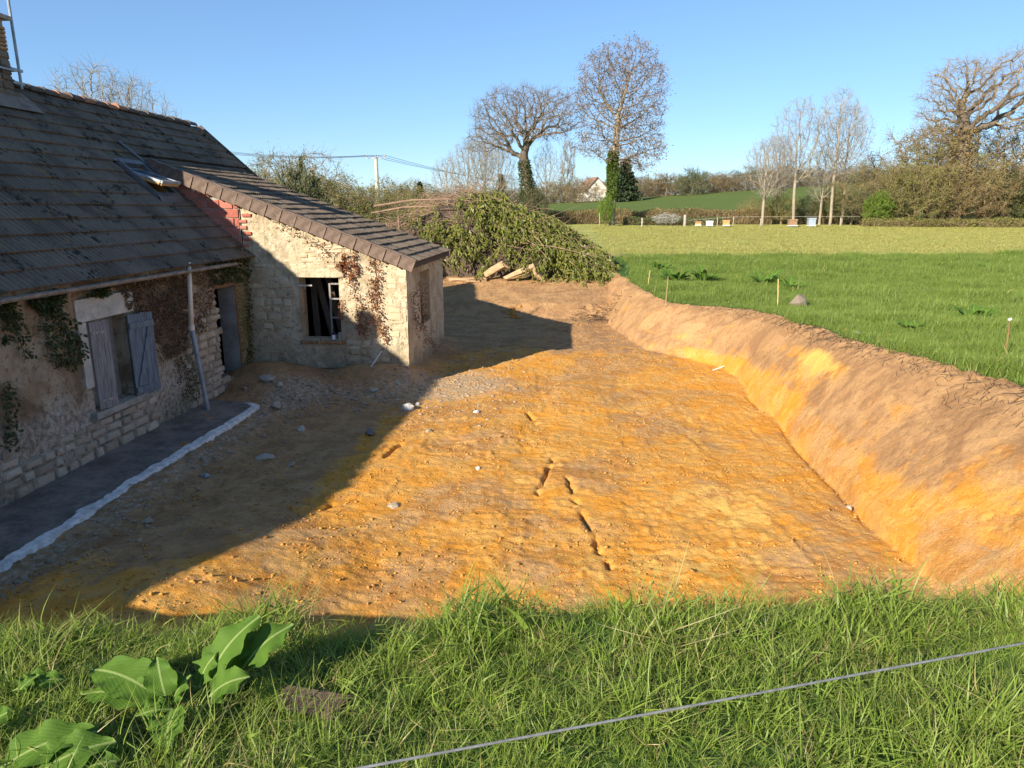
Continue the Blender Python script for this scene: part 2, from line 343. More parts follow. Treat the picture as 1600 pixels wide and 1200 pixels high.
M['twig_pale'] = plain('pale_twigs', (0.30, 0.26, 0.20), 0.95, 0.3, 0.5, bump=0)
M['keys'] = plain('ash_keys', (0.20, 0.13, 0.075), 0.9, 0.3, 1.0, bump=0)
def leaf_mat(name, c0, c1, trans=0.3, rough=0.5, scale=1.2):
    t = NT(name); n1 = t.noise(t.coord(), scale, 5, 0.7); n2 = t.noise(t.coord(), scale*9, 2)
    return t.leafy(t.mix(t.math('ADD', t.math('MULTIPLY', t.step(n1, 0.3, 0.7), 0.6), t.math('MULTIPLY', n2, 0.4)), c0, c1), trans, rough)
M['laurel'] = leaf_mat('wilting_laurel', (0.075, 0.105, 0.018), (0.24, 0.25, 0.045), 0.22, 0.4)
M['ivy'] = leaf_mat('ivy_leaves', (0.06, 0.105, 0.018), (0.14, 0.20, 0.04), 0.2, 0.4)
M['ivy_dark'] = leaf_mat('dark_ivy_leaves', (0.05, 0.065, 0.02), (0.105, 0.12, 0.042), 0.2, 0.5)
M['olive'] = leaf_mat('budding_olive', (0.15, 0.155, 0.04), (0.28, 0.265, 0.085), 0.3, 0.7, 0.5)
M['brownleaf'] = leaf_mat('russet_leaves', (0.21, 0.155, 0.065), (0.34, 0.25, 0.11), 0.3, 0.7, 0.5)
M['bright'] = leaf_mat('fresh_green_leaves', (0.13, 0.22, 0.025), (0.25, 0.36, 0.05), 0.4, 0.6, 0.6)
M['conifer'] = leaf_mat('dark_conifer', (0.022, 0.038, 0.018), (0.05, 0.07, 0.03), 0.1, 0.8, 0.5)
M['farleaf'] = leaf_mat('far_green_leaves', (0.085, 0.115, 0.045), (0.15, 0.18, 0.07), 0.25, 0.8, 0.3)
M['blossom'] = leaf_mat('white_blossom', (0.70, 0.70, 0.64), (0.85, 0.85, 0.80), 0.3, 0.8)
M['redvine'] = leaf_mat('dry_red_creeper', (0.15, 0.055, 0.025), (0.34, 0.14, 0.06), 0.2, 0.8, 3)
M['brownvine'] = leaf_mat('dead_brown_creeper', (0.13, 0.08, 0.045), (0.27, 0.17, 0.10), 0.15, 0.9, 3)
M['stick'] = plain('cut_sticks', (0.31, 0.20, 0.135), 0.9, 0.3, 0.8, bump=0)
M['palewood'] = plain('split_pale_wood', (0.40, 0.27, 0.15), 0.85, 0.3, 4, bump=0.02, stretch=(1, 4, 4))
M['bamboo'] = plain('yellow_cane', (0.60, 0.45, 0.17), 0.7, 0.2, 10, bump=0)
M['hill'] = plain('post_wood', (0.36, 0.31, 0.25), 0.95, 0.3, 5)
M['cream'] = plain('cream_wall', (0.72, 0.66, 0.55), 0.9, 0.06, 1, bump=0)
M['brownroof'] = plain('brown_roof', (0.25, 0.15, 0.10), 0.9, 0.2, 3, bump=0)
M['hive_white'] = plain('white_paint', (0.75, 0.76, 0.78), 0.7, 0.08, 3, bump=0)
M['hive_grey'] = plain('grey_blue_paint', (0.30, 0.35, 0.41), 0.6, 0.1, 3, bump=0)
M['hive_brown'] = plain('brown_hive_paint', (0.28, 0.17, 0.10), 0.8, 0.2, 3, bump=0)
M['hive_orange'] = plain('orange_hive_wood', (0.55, 0.30, 0.13), 0.8, 0.2, 3, bump=0)
M['wire'] = plain('grey_fence_rope', (0.16, 0.165, 0.17), 0.7, 0.3, 60, bump=0.001)
M['cable'] = plain('cable', (0.05, 0.05, 0.055), 0.7, 0.1, 1, bump=0)
def dock_mat():
    t = NT('dock_leaf'); a = t.attr('leafuv'); r, g, b = t.sep(a.outputs['Color'])[:3]; p = t.coord()
    n1 = t.noise(p, 14, 6, 0.7); n2 = t.noise(p, 60, 3)
    vein = t.n('ShaderNodeTexWave', wave_type='BANDS'); cx = t.n('ShaderNodeCombineXYZ'); t.L(t.math('ADD', r, t.math('MULTIPLY', g, 0.45)), cx.inputs[0]); t.L(cx.outputs[0], vein.inputs[0])
    vein.inputs['Scale'].default_value = 4.2; vein.inputs['Distortion'].default_value = 1.2; vein.inputs['Detail'].default_value = 1
    c = t.mix(n1, (0.05, 0.115, 0.015), (0.125, 0.22, 0.032)); c = t.mix(t.math('MULTIPLY', t.step(vein.outputs[1], 0.85, 1.0), 0.06), c, (0.2, 0.3, 0.08))
    c = t.mix(t.step(g, 0.085, 0.03), c, (0.26, 0.34, 0.11)); c = t.mix(t.math('MULTIPLY', t.step(t.noise(p, 5, 5, 0.7), 0.62, 0.72), b), c, (0.20, 0.13, 0.05))
    return t.leafy(c, 0.28, 0.62, spec=0.12, normal=t.bump(t.math('ADD', t.math('MULTIPLY', vein.outputs[1], .12), n1), 0.006, 0.5))
M['dock'] = dock_mat()

# ------------------------------------------------------------------ terrain
def field_z(X, Y):
    z = np.interp(Y, [0, 5, 9, 15, 21, 30, 42, 75, 82, 165, 260, 900], [2.15, 1.95, 1.72, 1.5, 1.2, 1.25, 1.5, 2.35, 2.45, 6.2, 7.0, 8.0])
    return z + sstep(84, 165, Y)*0.065*np.clip(X-10, -30, 42)
FOOT = np.array([(0, 3.9), (17, 3.9), (18.2, 3.65), (19.1, 3.2), (20.4, 2.15), (22, 1.7), (23.7, 1.41), (26.6, 1.2), (30, 1.0), (60, 1.0)])
TOP = np.array([(0, 6.3), (6, 6.1), (9.4, 5.8), (11.4, 5.6), (13.6, 5.3), (16.8, 5.08), (19.5, 4.9), (20.5, 4.2), (21.2, 3.35), (21.8, 2.85), (25.6, 2.37), (31, 2.0), (60, 2.0)])
CRACKS = [((866,714),(840,772)), ((884,745),(898,772)), ((900,780),(954,888)), ((626,694),(598,720)), ((1090,652),(1106,656)), ((516,785),(506,800)), ((826,645),(834,660))]
CR = [(atz(*a, 0)[:2], atz(*b, 0)[:2]) for a, b in CRACKS]
RUTS = [(atz(*a, 0)[:2], atz(*b, 0)[:2], h) for a, b, h in (((1000, 610), (1290, 905), .016), ((930, 600), (990, 750), .010), ((690, 660), (590, 790), .012), ((1090, 600), (1390, 880), .014), ((835, 575), (850, 700), .010), ((1060, 690), (1180, 905), .010))]
def bank_t(X, Y):
    xf = np.interp(Y, FOOT[:, 0], FOOT[:, 1]) + 0.10*fbm(Y*0.6, Y*0+3, 3, 5); xt = np.interp(Y, TOP[:, 0], TOP[:, 1]) + 0.18*fbm(Y*0.8, Y*0+9, 3, 6)
    return (X-xf)/(xt-xf), xf
def near_edge(X): return np.interp(X, [-9, -2.4, -1.6, -1.3, -1.0, -.73, -.39, -.1, .9, 1.5, 2.1, 6], [2.4, 2.43, 2.54, 2.66, 2.58, 2.68, 2.82, 2.80, 2.93, 3.05, 3.08, 3.2]) + 0.05*fbm(X*2.0, X*0+1, 3, 21)
def hz(X, Y, detail=False):
    X = np.asarray(X, float); Y = np.asarray(Y, float)
    fz = field_z(X, Y)
    t, xf = bank_t(X, Y); tc = np.clip(t, 0, 1)
    foot = sstep(0.0, 0.035, t)*0.10
    bank = np.where(t >= 1, fz, foot + (fz-foot)*(np.sin(np.pi/2*tc)**1.15))
    ramp = np.interp(Y, [0, 26.0, 27.0, 29.5, 32, 34, 60], [0, 0, 0.42, 0.75, 1.22, 1.25, 1.25]); ramp = np.where(Y > 32, np.minimum(fz, ramp+0*fz), ramp); ramp = np.where(Y > 34, fz, ramp)
    ramp = ramp*1.0
    left = 0.40*sstep(9.2, 5.3, Y)*sstep(-1.8, -3.8, X)*sstep(-6.0, -5.0, X)
    side = 0.10*sstep(-5.3, -6.1, X)*sstep(14.5, 13.2, Y)
    moundA = 0.36*np.exp(-(((X+6.7)/1.0)**2 + ((Y-14.7)/0.9)**2)) + 0.30*sstep(13.9, 15.4, Y)*sstep(-3.0, -4.1, X)*sstep(22, 20.3, Y) + 0.22*sstep(14.9, 15.5, Y)*sstep(-5.6, -4.7, X)*sstep(-3.3, -3.8, X)*sstep(17, 15.7, Y)
    pit = np.maximum(ramp, np.maximum(left, 0)+np.maximum(side, moundA)*0+np.maximum(side, moundA))
    ne = near_edge(X); near = 2.12*sstep(ne+1.0, ne, Y) + 0.10*sstep(2.9, 0.5, Y)
    z = np.where(t > 0, np.maximum(bank, pit), pit)
    z = np.maximum(z, near)
    if detail:
        dirt = sstep(ne-0.1, ne+0.5, Y)*sstep(1.15, 0.95, t)*sstep(34, 32, Y)
        d = 0.055*fbm(X*0.7, Y*0.7, 3, 1) + 0.018*fbm(X*3.0, Y*3.0, 4, 2, 0.6) + 0.05*np.maximum(fbm(X*7, Y*7, 3, 3, .6)-0.12, 0)*sstep(.35, .65, vnoise(X*.8, Y*.8, 71)) + 0.014*fbm(X*13, Y*13, 2, 5)
        # caterpillar tread ribs, in bands that run down the pit
        for xc, w, per, ph in ((1.1, 0.30, 0.17, 0.4), (2.6, 0.32, 0.17, 1.2), (-0.6, 0.28, 0.17, 2.0), (-2.1, 0.28, 0.17, 0.0)):
            cx = xc + 0.25*fbm(Y*0.25, Y*0+xc, 2, 8); band = np.exp(-((X-cx)/w)**4)*sstep(0.40, 0.60, vnoise(X*0.6+xc, Y*0.45, 31)+0.08)
            d = d + band*(0.006*np.sin(2*np.pi*(Y+0.05*fbm(X*3, Y*3, 2, 9))/per+ph) - 0.02)
        # scrape ridges running across
        d = d + 0.006*fbm(X*3.0, Y*9.0, 4, 12, 0.7)*sstep(-3.5, -2.5, X)*sstep(.3, .7, vnoise(X*.7+9, Y*.5, 72))
        # drag streaks on the bank face
        s_ = np.clip(t, 0, 1)*(1-np.clip(t, 0, 1))*4
        d = d + s_*0.018*fbm((Y+X*0.9)*9.0, (X-Y*0.9)*0.9, 3, 14, 0.7) + sstep(0.5, 1.0, t)*0.045*fbm(X*6, Y*6, 4, 15, 0.7) + s_*0.05*fbm(X*1.2, Y*.7, 2, 16)
        for a, b in CR:
            ab = b-a; L2 = ab@ab; u = ((X-a[0])*ab[0]+(Y-a[1])*ab[1])/L2; px_ = a[0]+u*ab[0]; py_ = a[1]+u*ab[1]
            w = 0.020+0.0010*Y; nrm_ = np.array([-ab[1], ab[0]])/np.sqrt(L2); dd = (X-px_)*nrm_[0]+(Y-py_)*nrm_[1]+0.05*fbm(u*np.sqrt(L2)*5, u*0+a[0], 3, 19)
            d = d - 0.10*np.exp(-(dd/w)**2)*((u > 0) & (u < 1))*sstep(.15, .4, vnoise(X*7, Y*7, 41))
        # long drag lines left by the bucket edge and a cut groove along the bank foot
        for a, b, up_ in RUTS:
            ab = b-a; L2 = ab@ab; u = ((X-a[0])*ab[0]+(Y-a[1])*ab[1])/L2; s1 = ((X-a[0])*-ab[1]+(Y-a[1])*ab[0])/np.sqrt(L2)+0.10*fbm(u*7, u*0+a[0], 4, 27)
            on = sstep(0, .08, u)*sstep(1, .92, u)*sstep(.35, .65, vnoise(u*9, u*0+b[0], 28)*.6+vnoise(X*4, Y*4, 28)*.4); d = d + on*up_*(np.exp(-(s1/.045)**2)*.9 - np.exp(-((s1-.09)/.06)**2)*.8)
        xg = X-xf+.05; d = d - 0.075*np.exp(-(xg/.07)**2)*sstep(7.8, 9, Y)*sstep(16.5, 14.5, Y)*sstep(.2, .45, vnoise(Y*1.3, Y*0, 29)+.1)
        rub = np.exp(-(((X+5.9)/0.9)**2))*sstep(15, 13, Y) + np.exp(-(((X+5.0)/2.2)**2 + ((Y-14.4)/1.0)**2))
        d = d + rub*0.055*np.maximum(fbm(X*6, Y*6, 4, 23, 0.65), -0.1)
        z = z + d*dirt + (1-dirt)*0.03*fbm(X*2, Y*2, 3, 4)*sstep(0.2, 0.6, 1-dirt)
    return z
def hz1(x, y): return float(hz(np.array([x]), np.array([y]), True)[0])

def terrain_patch():
    xs = np.concatenate([np.linspace(-9.5, -7.5, 6)[:-1], np.linspace(-7.5, 5.9, 470)[:-1], np.linspace(5.9, 9, 22)[:-1], np.linspace(9, 14, 12)])
    ys = [0.0]
    while ys[-1] < 36: 
        y = ys[-1]; ys.append(y + (0.25 if y < 2.4 else 0.05 if y < 6 else 0.030+0.0026*(y-6) if y < 28 else 0.14))
    ys = np.array(ys); ys = ys/ys[-1]*36
    X, Y = np.meshgrid(xs, ys); Z = hz(X, Y, True)
    edge = np.minimum(np.minimum(X-xs[0], xs[-1]-X)/0.6, np.minimum(Y-ys[0], ys[-1]-Y)/0.6)
    Z = Z - 0.0*edge
    t, xf = bank_t(X, Y); ne = near_edge(X)
    grass = np.maximum(sstep(ne+0.25, ne-0.05, Y), sstep(0.93, 1.02, t)*sstep(0, 1, X))
    grass = np.maximum(grass, sstep(32.3, 33.2, Y))
    # yellow sand seams and brown loam; brown by the house also paints its shade tone
    def blob(px, py, z, rx, ry): c = atz(px, py, z); return np.exp(-(((X-c[0])/rx)**2 + ((Y-c[1])/ry)**2))
    yel = 0.95*np.exp(-(((X-4.75)/0.42)**2 + ((Y-13.7)/1.3)**2)) + 0.5*blob(1000, 880, 0, 1.6, 0.8) + 0.5*blob(1150, 800, 0, 0.8, 1.5) + 0.45*blob(1080, 650, 0, .7, 1.6) + 0.4*blob(1420, 850, .5, .6, 1.2) + 0.35*blob(950, 760, 0, 1.5, 1.2) + 0.35*blob(790, 980, 0, 2.0, .6)
    loam_shade = 0.95*sstep(0.50, 0.80, t) + 0.70*sstep(0.05, 0.28, t)*sstep(5.5, 9.5, Y) + 0.72*sstep(15.5, 22.0, Y)*(t < 0.2) + 0.80*sstep(-2.6, -4.4, X)*sstep(5, 8.5, Y) + 0.35*sstep(-3.4, -4.6, X) + 0.3*blob(700, 740, 0, 0.9, 1.0) + 0.3*blob(880, 620, 0, 2, 1.2) - 0.6*yel
    rub = 0.75*np.exp(-((X+5.85)/0.55)**2)*sstep(15.2, 13, Y)*sstep(4, 6, Y) + 0.75*np.exp(-(((X+5.6)/1.8)**2 + ((Y-14.3)/0.9)**2)) + 0.75*np.exp(-(((X+3.0)/1.5)**2 + ((Y-15.2)/2.0)**2)) + 0.55*np.exp(-(((X+2.4)/1.2)**2 + ((Y-18.5)/1.8)**2)) + 0.55*blob(760, 600, 0, 1.4, 1.2)
    A = np.stack([grass, np.clip(yel, 0, 1), np.clip(loam_shade, 0, 1), np.clip(rub, 0, 1)], -1)
    nx, ny = len(xs), len(ys); i = np.arange(nx*ny).reshape(ny, nx)
    F = np.stack([i[:-1, :-1], i[:-1, 1:], i[1:, 1:], i[1:, :-1]], -1).reshape(-1, 4)
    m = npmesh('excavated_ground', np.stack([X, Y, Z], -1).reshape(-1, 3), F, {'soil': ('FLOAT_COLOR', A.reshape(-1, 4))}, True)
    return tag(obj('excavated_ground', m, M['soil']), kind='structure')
terrain_patch()
def ground_sheet():
    xs = np.concatenate([np.geomspace(700, 40, 14)*-1, np.arange(-36, -9.6, 2), [-9.5], np.linspace(-9, 13.5, 16), [14.0], np.arange(15, 40, 1.25), np.geomspace(41, 900, 16)])
    ys = np.concatenate([[-300, -120, -60, -30, -15, -8, -4, -1.5], [0.0], np.linspace(1, 35, 22), [36.0], np.arange(37, 90, 1.0), np.arange(92, 180, 4), np.geomspace(184, 1500, 18)])
    X, Y = np.meshgrid(xs, ys); Z = hz(X, np.maximum(Y, 0), False)
    inside = (X > -9.4) & (X < 13.9) & (Y > 0.05) & (Y < 35.9)
    Z = Z + np.where((Y > 3) & (Y < 80), 0.05*fbm(X*0.5, Y*0.5, 3, 4), 0)*(~inside)
    bnd = (np.abs(X-14) < .01) | (np.abs(X+9.5) < .01) | (np.abs(Y-36) < .01); Z = np.where(bnd & (Y >= 0) & (Y <= 36) & (X >= -9.5) & (X <= 14), hz(X, Y, True)+0.005, Z)
    Z = np.where(inside, Z-0.8, Z)
    nx, ny = len(xs), len(ys); i = np.arange(nx*ny).reshape(ny, nx)
    F = np.stack([i[:-1, :-1], i[:-1, 1:], i[1:, 1:], i[1:, :-1]], -1).reshape(-1, 4)
    cen = inside.ravel()[F].all(1)
    m = npmesh('ground', np.stack([X, Y, Z], -1).reshape(-1, 3), F[~cen], None, True)
    return tag(obj('ground', m, M['field']), kind='structure')
ground_sheet()

# ------------------------------------------------------------------ farmhouse
XW = -7.35; EX, EZ = -7.2, 2.90; SL = 0.892; RX, RZ = -10.88, 6.18; YN, YF = -1.45, 20.85       # wall, eave, pitch, ridge, near and far gable
AYN, AYF, AXE = 15.55, 20.0, -3.68; AS = 0.367; AX0, AZ0 = -3.50, 2.76                           # lean-to: near wall, far wall, end wall, eave
house = thing('farmhouse', (-9.0, 9.0, 0.1), 'old stone farmhouse with dark tiled roof and low lean-to beside the orange pit', 'house')
def part(name, mesh, mat, parent=None): return obj(name, mesh, mat, parent or house, inv=parent is None)

def wall_panel(P0, U, Nrm, length, height, holes, depth=0.35, top=None, bottom=None, res=0.14, amp=0.02, seed=0):
    """a vertical wall face: u along U, v up; holes (u0,u1,v0,v1) with reveals going back along -Nrm"""
    P0 = np.array(P0, float); U = np.array(U, float); Nrm = np.array(Nrm, float)
    us = set(np.round(np.linspace(0, length, max(2, int(length/res)+1)), 4)); vv = set(np.round(np.linspace(0, height, max(2, int(height/res)+1)), 4))
    for h in holes:
        us = {u for u in us if min(abs(u-h[0]), abs(u-h[1])) > 0.04} | {h[0], h[1]}; vv = {v for v in vv if min(abs(v-h[2]), abs(v-h[3])) > 0.04} | {h[2], h[3]}
    us = np.array(sorted(us)); vv = np.array(sorted(vv)); UU, VV = np.meshgrid(us, vv)
    if top is not None: VV = np.minimum(VV, top(UU))
    disp = amp*fbm(UU*1.3, VV*1.3, 3, seed) + amp*0.8*fbm(UU*5, VV*5, 2, seed+3)
    for h in holes:
        disp = np.where((UU > h[0]-.01) & (UU < h[1]+.01) & (VV > h[2]-.01) & (VV < h[3]+.01), disp*0.3, disp)
    P = P0 + UU[..., None]*U + VV[..., None]*np.array([0, 0, 1.0]) + disp[..., None]*Nrm
    nu, nv = len(us), len(vv); idx = np.arange(nu*nv).reshape(nv, nu); mb = MB(); mb.v = [tuple(p) for p in P.reshape(-1, 3)]
    for j in range(nv-1):
        for i in range(nu-1):
            cu, cv = (us[i]+us[i+1])/2, (vv[j]+vv[j+1])/2
            if any(h[0] < cu < h[1] and h[2] < cv < h[3] for h in holes): continue
            if top is not None and min(VV[j+1, i]-VV[j, i], VV[j+1, i+1]-VV[j, i+1]) < 0 or max(VV[j+1, i]-VV[j, i], VV[j+1, i+1]-VV[j, i+1]) < 1e-6: continue
            mb.f.append((idx[j, i], idx[j, i+1], idx[j+1, i+1], idx[j+1, i]))
    for h in holes:
        q = [P0+U*u+np.array([0, 0, v]) for u, v in ((h[0], h[2]), (h[1], h[2]), (h[1], h[3]), (h[0], h[3]))]; b = [x-Nrm*depth for x in q]
        for k in range(4): a, c = k, (k+1) % 4; mb.add([q[a], q[c], b[c], b[a]], [(0, 1, 2, 3)])
    return mb
YW0 = YN+0.12
DOOR = (14.02, 14.95, 0.36, 2.33); WIN = (10.03, 11.04, 0.86, 2.25)
front = part('wall', wall_panel((XW, YW0, -0.25), (0, 1, 0), (1, 0, 0), AYN-YW0, 3.2, [(a-YW0, b-YW0, c+.25, d+.25) for a, b, c, d in (WIN, DOOR)], 0.36, res=0.09, amp=0.045, seed=3), M['wall'])
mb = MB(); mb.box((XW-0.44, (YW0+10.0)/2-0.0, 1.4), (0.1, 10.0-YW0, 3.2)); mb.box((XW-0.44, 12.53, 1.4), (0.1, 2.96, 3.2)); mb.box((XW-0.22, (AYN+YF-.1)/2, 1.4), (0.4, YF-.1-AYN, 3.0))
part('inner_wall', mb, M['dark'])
mb = MB(); mb.box((-14.3, (YN+YF)/2, 1.4), (0.3, YF-YN-0.3, 3.1)); part('rear_wall', mb, M['wall'])
for y, nm in ((YN+0.13, 0), (YF-0.25, 1)):
    pts = [(-14.4, -.2), (XW+.0, -.2), (XW+.0, EZ-.02), (RX, RZ-.16), (-14.4, EZ-.02)]; mb = MB()
    mb.add([(x, y-.12, z) for x, z in pts]+[(x, y+.12, z) for x, z in pts], [(0, 1, 2, 3, 4), (9, 8, 7, 6, 5)]+[(k, k+5, (k+1) % 5+5, (k+1) % 5) for k in range(5)])
    part('gable_wall', mb, M['wall'])
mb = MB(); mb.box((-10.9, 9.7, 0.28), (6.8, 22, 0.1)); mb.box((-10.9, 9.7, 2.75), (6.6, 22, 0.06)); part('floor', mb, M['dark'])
mb = MB(); mb.box((XW-0.25, (WIN[0]+WIN[1])/2, (WIN[2]+WIN[3])/2), (0.04, 1.2, 1.6)); part('window_infill', mb, M['plaster'])
mb = MB(); mb.box((XW+0.01, 10.55, 2.43), (0.06, 1.42, 0.34)); mb.box((XW+0.012, 9.94, 1.75), (0.05, 0.18, 1.0)); part('lintel', mb, M['cement_pale'])
mb = MB(); mb.box((XW-0.07, 10.58, 0.80), (0.34, 1.36, 0.10)); part('window_sill', mb, M['cement'])
# door: plastered far jamb, timber post, brick pier, rough stones on the near jamb
mb = MB(); mb.box((XW-0.185, 14.925, 1.32), (0.37, 0.05, 1.93)); part('door_jamb', mb, M['plaster'])
mb = MB(); mb.box((XW+0.005, 14.945, 1.34), (0.05, 0.06, 1.97)); mb.box((XW-0.05, 14.48, 2.36), (0.2, 1.1, 0.08)); part('door_post', mb, M['wood'])

def irregular_block(seed, bev=0.16):
    r = random.Random(seed); v = []
    for z in (-.5, .5):
        for y in (-.5, .5):
            v.append((-.5, y*(1+r.uniform(-.08, .04)), z*(1+r.uniform(-.08, .04))))
    n0 = len(v)
    for z in (-.5, .5):
        for y in (-.5, .5):
            v.append((.5-r.uniform(0, .25), y*(1-bev-r.uniform(0, .15)), z*(1-bev-r.uniform(0, .18))))
    v.append((.55, r.uniform(-.15, .15), r.uniform(-.15, .15)))
    f = [(0, 1, 5, 4), (1, 3, 7, 5), (3, 2, 6, 7), (2, 0, 4, 6), (4, 5, 8), (5, 7, 8), (7, 6, 8), (6, 4, 8), (0, 2, 3, 1)]
    mb = MB(); mb.v = v; mb.f = f; return mb.mesh('stone')
def block_set(mat, n, bev=0.16, s0=0):
    out = []
    for k in range(n): m = irregular_block(s0+k, bev); m.materials.append(mat); out.append(m)
    return out
STN = block_set(M['stone'], 6); STP = block_set(M['stone_pale'], 6, 0.10, 20); BRK = block_set(M['brick'], 3, 0.06, 40); RED = block_set(M['redbrick'], 3, 0.02, 50); MBR = block_set(M['mossbrick'], 3, 0.05, 60); CHM = block_set(M['chimney'], 4, 0.10, 70)
def place(name, mesh, c, dims, rotz, parent, tilt=0.0):
    o = bpy.data.objects.new(name, mesh); COL.objects.link(o); o.parent = parent; o.location = c; o.scale = dims; o.rotation_euler = (tilt, 0, rotz); return o
# stones in the main wall (face +X): exposed in the lower half and round the downpipe
cnt = 0; z = 0.12; rr = random.Random(5)
while z < 2.0:
    h = rr.uniform(0.12, 0.21); y = 7.3 + rr.uniform(0, .2)
    while y < 13.95:
        w = rr.uniform(0.16, 0.42); cy, cz = y+w/2, z+h/2
        inwin = WIN[0]-.18 < cy < WIN[1]+.2 and WIN[2]-.12 < cz < WIN[3]+.2
        lim = 1.25 if cy < 11.6 else (1.5 if cy < 12.3 else 1.9); ex = vnoise(cy*0.9, cz*1.1, 77)
        if not inwin and cz < lim and ex > (0.34 if cz > .3 else 0.5) and cnt < 290:
            place('stone', rr.choice(STN), (XW+0.012, cy, cz), (rr.uniform(.05, .085), w-0.02, h-0.018), 0, front, rr.uniform(-.05, .05)); cnt += 1
        y += w
    z += h
# rough stones of the near door jamb
z = 0.36
while z < 2.3:
    h = rr.uniform(0.10, 0.22); place('stone', rr.choice(STN), (XW-0.12, 14.02-0.08+rr.uniform(-.03, .07), z+h/2), (0.32, rr.uniform(.20, .36), h-.012), 0, front); z += h
# brick pier between door and lean-to
z = 0.36; row = 0
while z < 2.55:
    for k in range(3): place('brick', rr.choice(MBR), (XW+0.012, 15.07+k*0.19-(0.05 if row % 2 else 0), z+.035), (0.07, 0.175, 0.062), 0, front)
    z += 0.075; row += 1

# --- lean-to walls
AWZ = -0.3
def atop(u): return (AZ0-0.10 + AS*(AX0-(XW+0.0+u))) - AWZ
AWIN = (-6.13, -5.22, 1.03, 2.42)
annex = part('lean_to_wall', wall_panel((XW, AYN, AWZ), (1, 0, 0), (0, -1, 0), AXE-XW, 4.6, [(AWIN[0]-XW, AWIN[1]-XW, AWIN[2]-AWZ, AWIN[3]-AWZ)], 0.38, top=atop, res=0.12, amp=0.022, seed=8), M['annex_wall'])
EWIN = (16.95, 18.05, 1.15, 2.44)
endw = part('end_wall', wall_panel((AXE, AYN, AWZ), (0, 1, 0), (1, 0, 0), AYF-AYN, AZ0-0.06-AWZ, [(EWIN[0]-AYN, EWIN[1]-AYN, EWIN[2]-AWZ, EWIN[3]-AWZ)], 0.3, res=0.13, amp=0.022, seed=11), M['annex_wall'])
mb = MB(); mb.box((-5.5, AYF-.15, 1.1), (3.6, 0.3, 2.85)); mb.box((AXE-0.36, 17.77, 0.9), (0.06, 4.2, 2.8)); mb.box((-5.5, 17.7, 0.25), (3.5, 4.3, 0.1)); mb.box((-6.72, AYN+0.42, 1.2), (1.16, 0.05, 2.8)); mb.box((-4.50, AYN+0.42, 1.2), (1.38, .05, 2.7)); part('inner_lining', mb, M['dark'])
mb = MB(); mb.box((AXE-0.25, 17.5, 1.8), (0.04, 1.2, 1.4)); part('window_infill', mb, M['plaster'])
mb = MB(); mb.bar((AXE-0.05, 17.25, 1.16), (AXE-0.10, 17.02, 2.42), 0.14, 0.05); mb.bar((AXE-.16, 17.62, 1.16), (AXE-.18, 17.34, 2.40), 0.10, 0.04); part('window_board', mb, M['wood'])
# stones of the lean-to
cnt = 0; z = 0.30; rr = random.Random(9)
while z < 3.6:
    h = rr.uniform(0.08, 0.20); x = XW+0.05+rr.uniform(0, .15)
    while x < AXE-0.05:
        w = min(rr.uniform(0.15, 0.40), AXE-x); cx, cz = x+w/2, z+h/2
        ok = cz+h/2 < atop(cx-XW)+AWZ-0.05 and not (AWIN[0]-.02-w/2 < cx < AWIN[1]+.02+w/2 and AWIN[2]-.20 < cz < AWIN[3]+.22) and not (AWIN[0]-.1 < cx < AWIN[1]+.15 and cz < 1.0)
        if ok and w > .08 and vnoise(cx*1.3, cz*1.3, 55) > 0.46 and cnt < 290:
            place('stone', rr.choice(STP), (cx, AYN-0.006, cz+rr.uniform(-.025, .025)), (rr.uniform(.014, .034), w-rr.uniform(.015, .09), h-rr.uniform(.01, .06)), -math.pi/2, annex, rr.uniform(-.09, .09)); cnt += 1
        x += w
    z += h
mb = MB(); mb.box((-5.67, AYN-0.015, 2.53), (1.15, 0.07, 0.19)); part('lintel', mb, M['annex_wall'])
mb = MB(); mb.box((-5.67, AYN-0.01, 0.66), (1.02, 0.05, 0.58)); part('sill_apron', mb, M['annex_wall'])
sill = part('window_sill', MB().box((-5.67, AYN+0.10, 0.965), (1.0, 0.32, 0.05)), M['cement'])
for k in range(17): place('brick', BRK[k % 3], (-6.15+k*0.0605, AYN-0.03, 0.965), (0.14, 0.055, 0.075), -math.pi/2, sill)
# quoin edge of red hollow blocks above the main roof
red = part('block_wall', MB().add([(XW-.02, AYN-0.005, 2.7), (XW-.02, AYN-.005, atop(-.02)+AWZ), (-9.3, AYN-.005, atop(-1.95)+AWZ), (-9.3, AYN-.005, 4.7)], [(0, 1, 2, 3)]), M['cement'])
z = 2.95; row = 0
while z < 4.9:
    x = XW-0.03-(0.12 if row % 2 else 0)
    if row % 2 and z+.15 < atop(-.1)+AWZ: place('block', RED[0], (XW-0.03-0.055, AYN-.012, z+.095), (0.05, .105, .185), -math.pi/2, red)
    while x > -9.4:
        cx = x-0.155
        if z+.15 < atop(cx-XW)+AWZ and z+.2 > EZ+SL*(EX-cx)-.05: place('block', rr.choice(RED), (cx, AYN-0.012, z+.095), (0.05, 0.30, 0.185), -math.pi/2, red)
        x -= 0.31
    z += 0.195; row += 1
for k in range(7): place('brick', rr.choice(RED), (XW+rr.uniform(.03, .16), AYN-.01, 3.0+k*.13), (.05, rr.uniform(.12, .22), .07), -math.pi/2, annex)

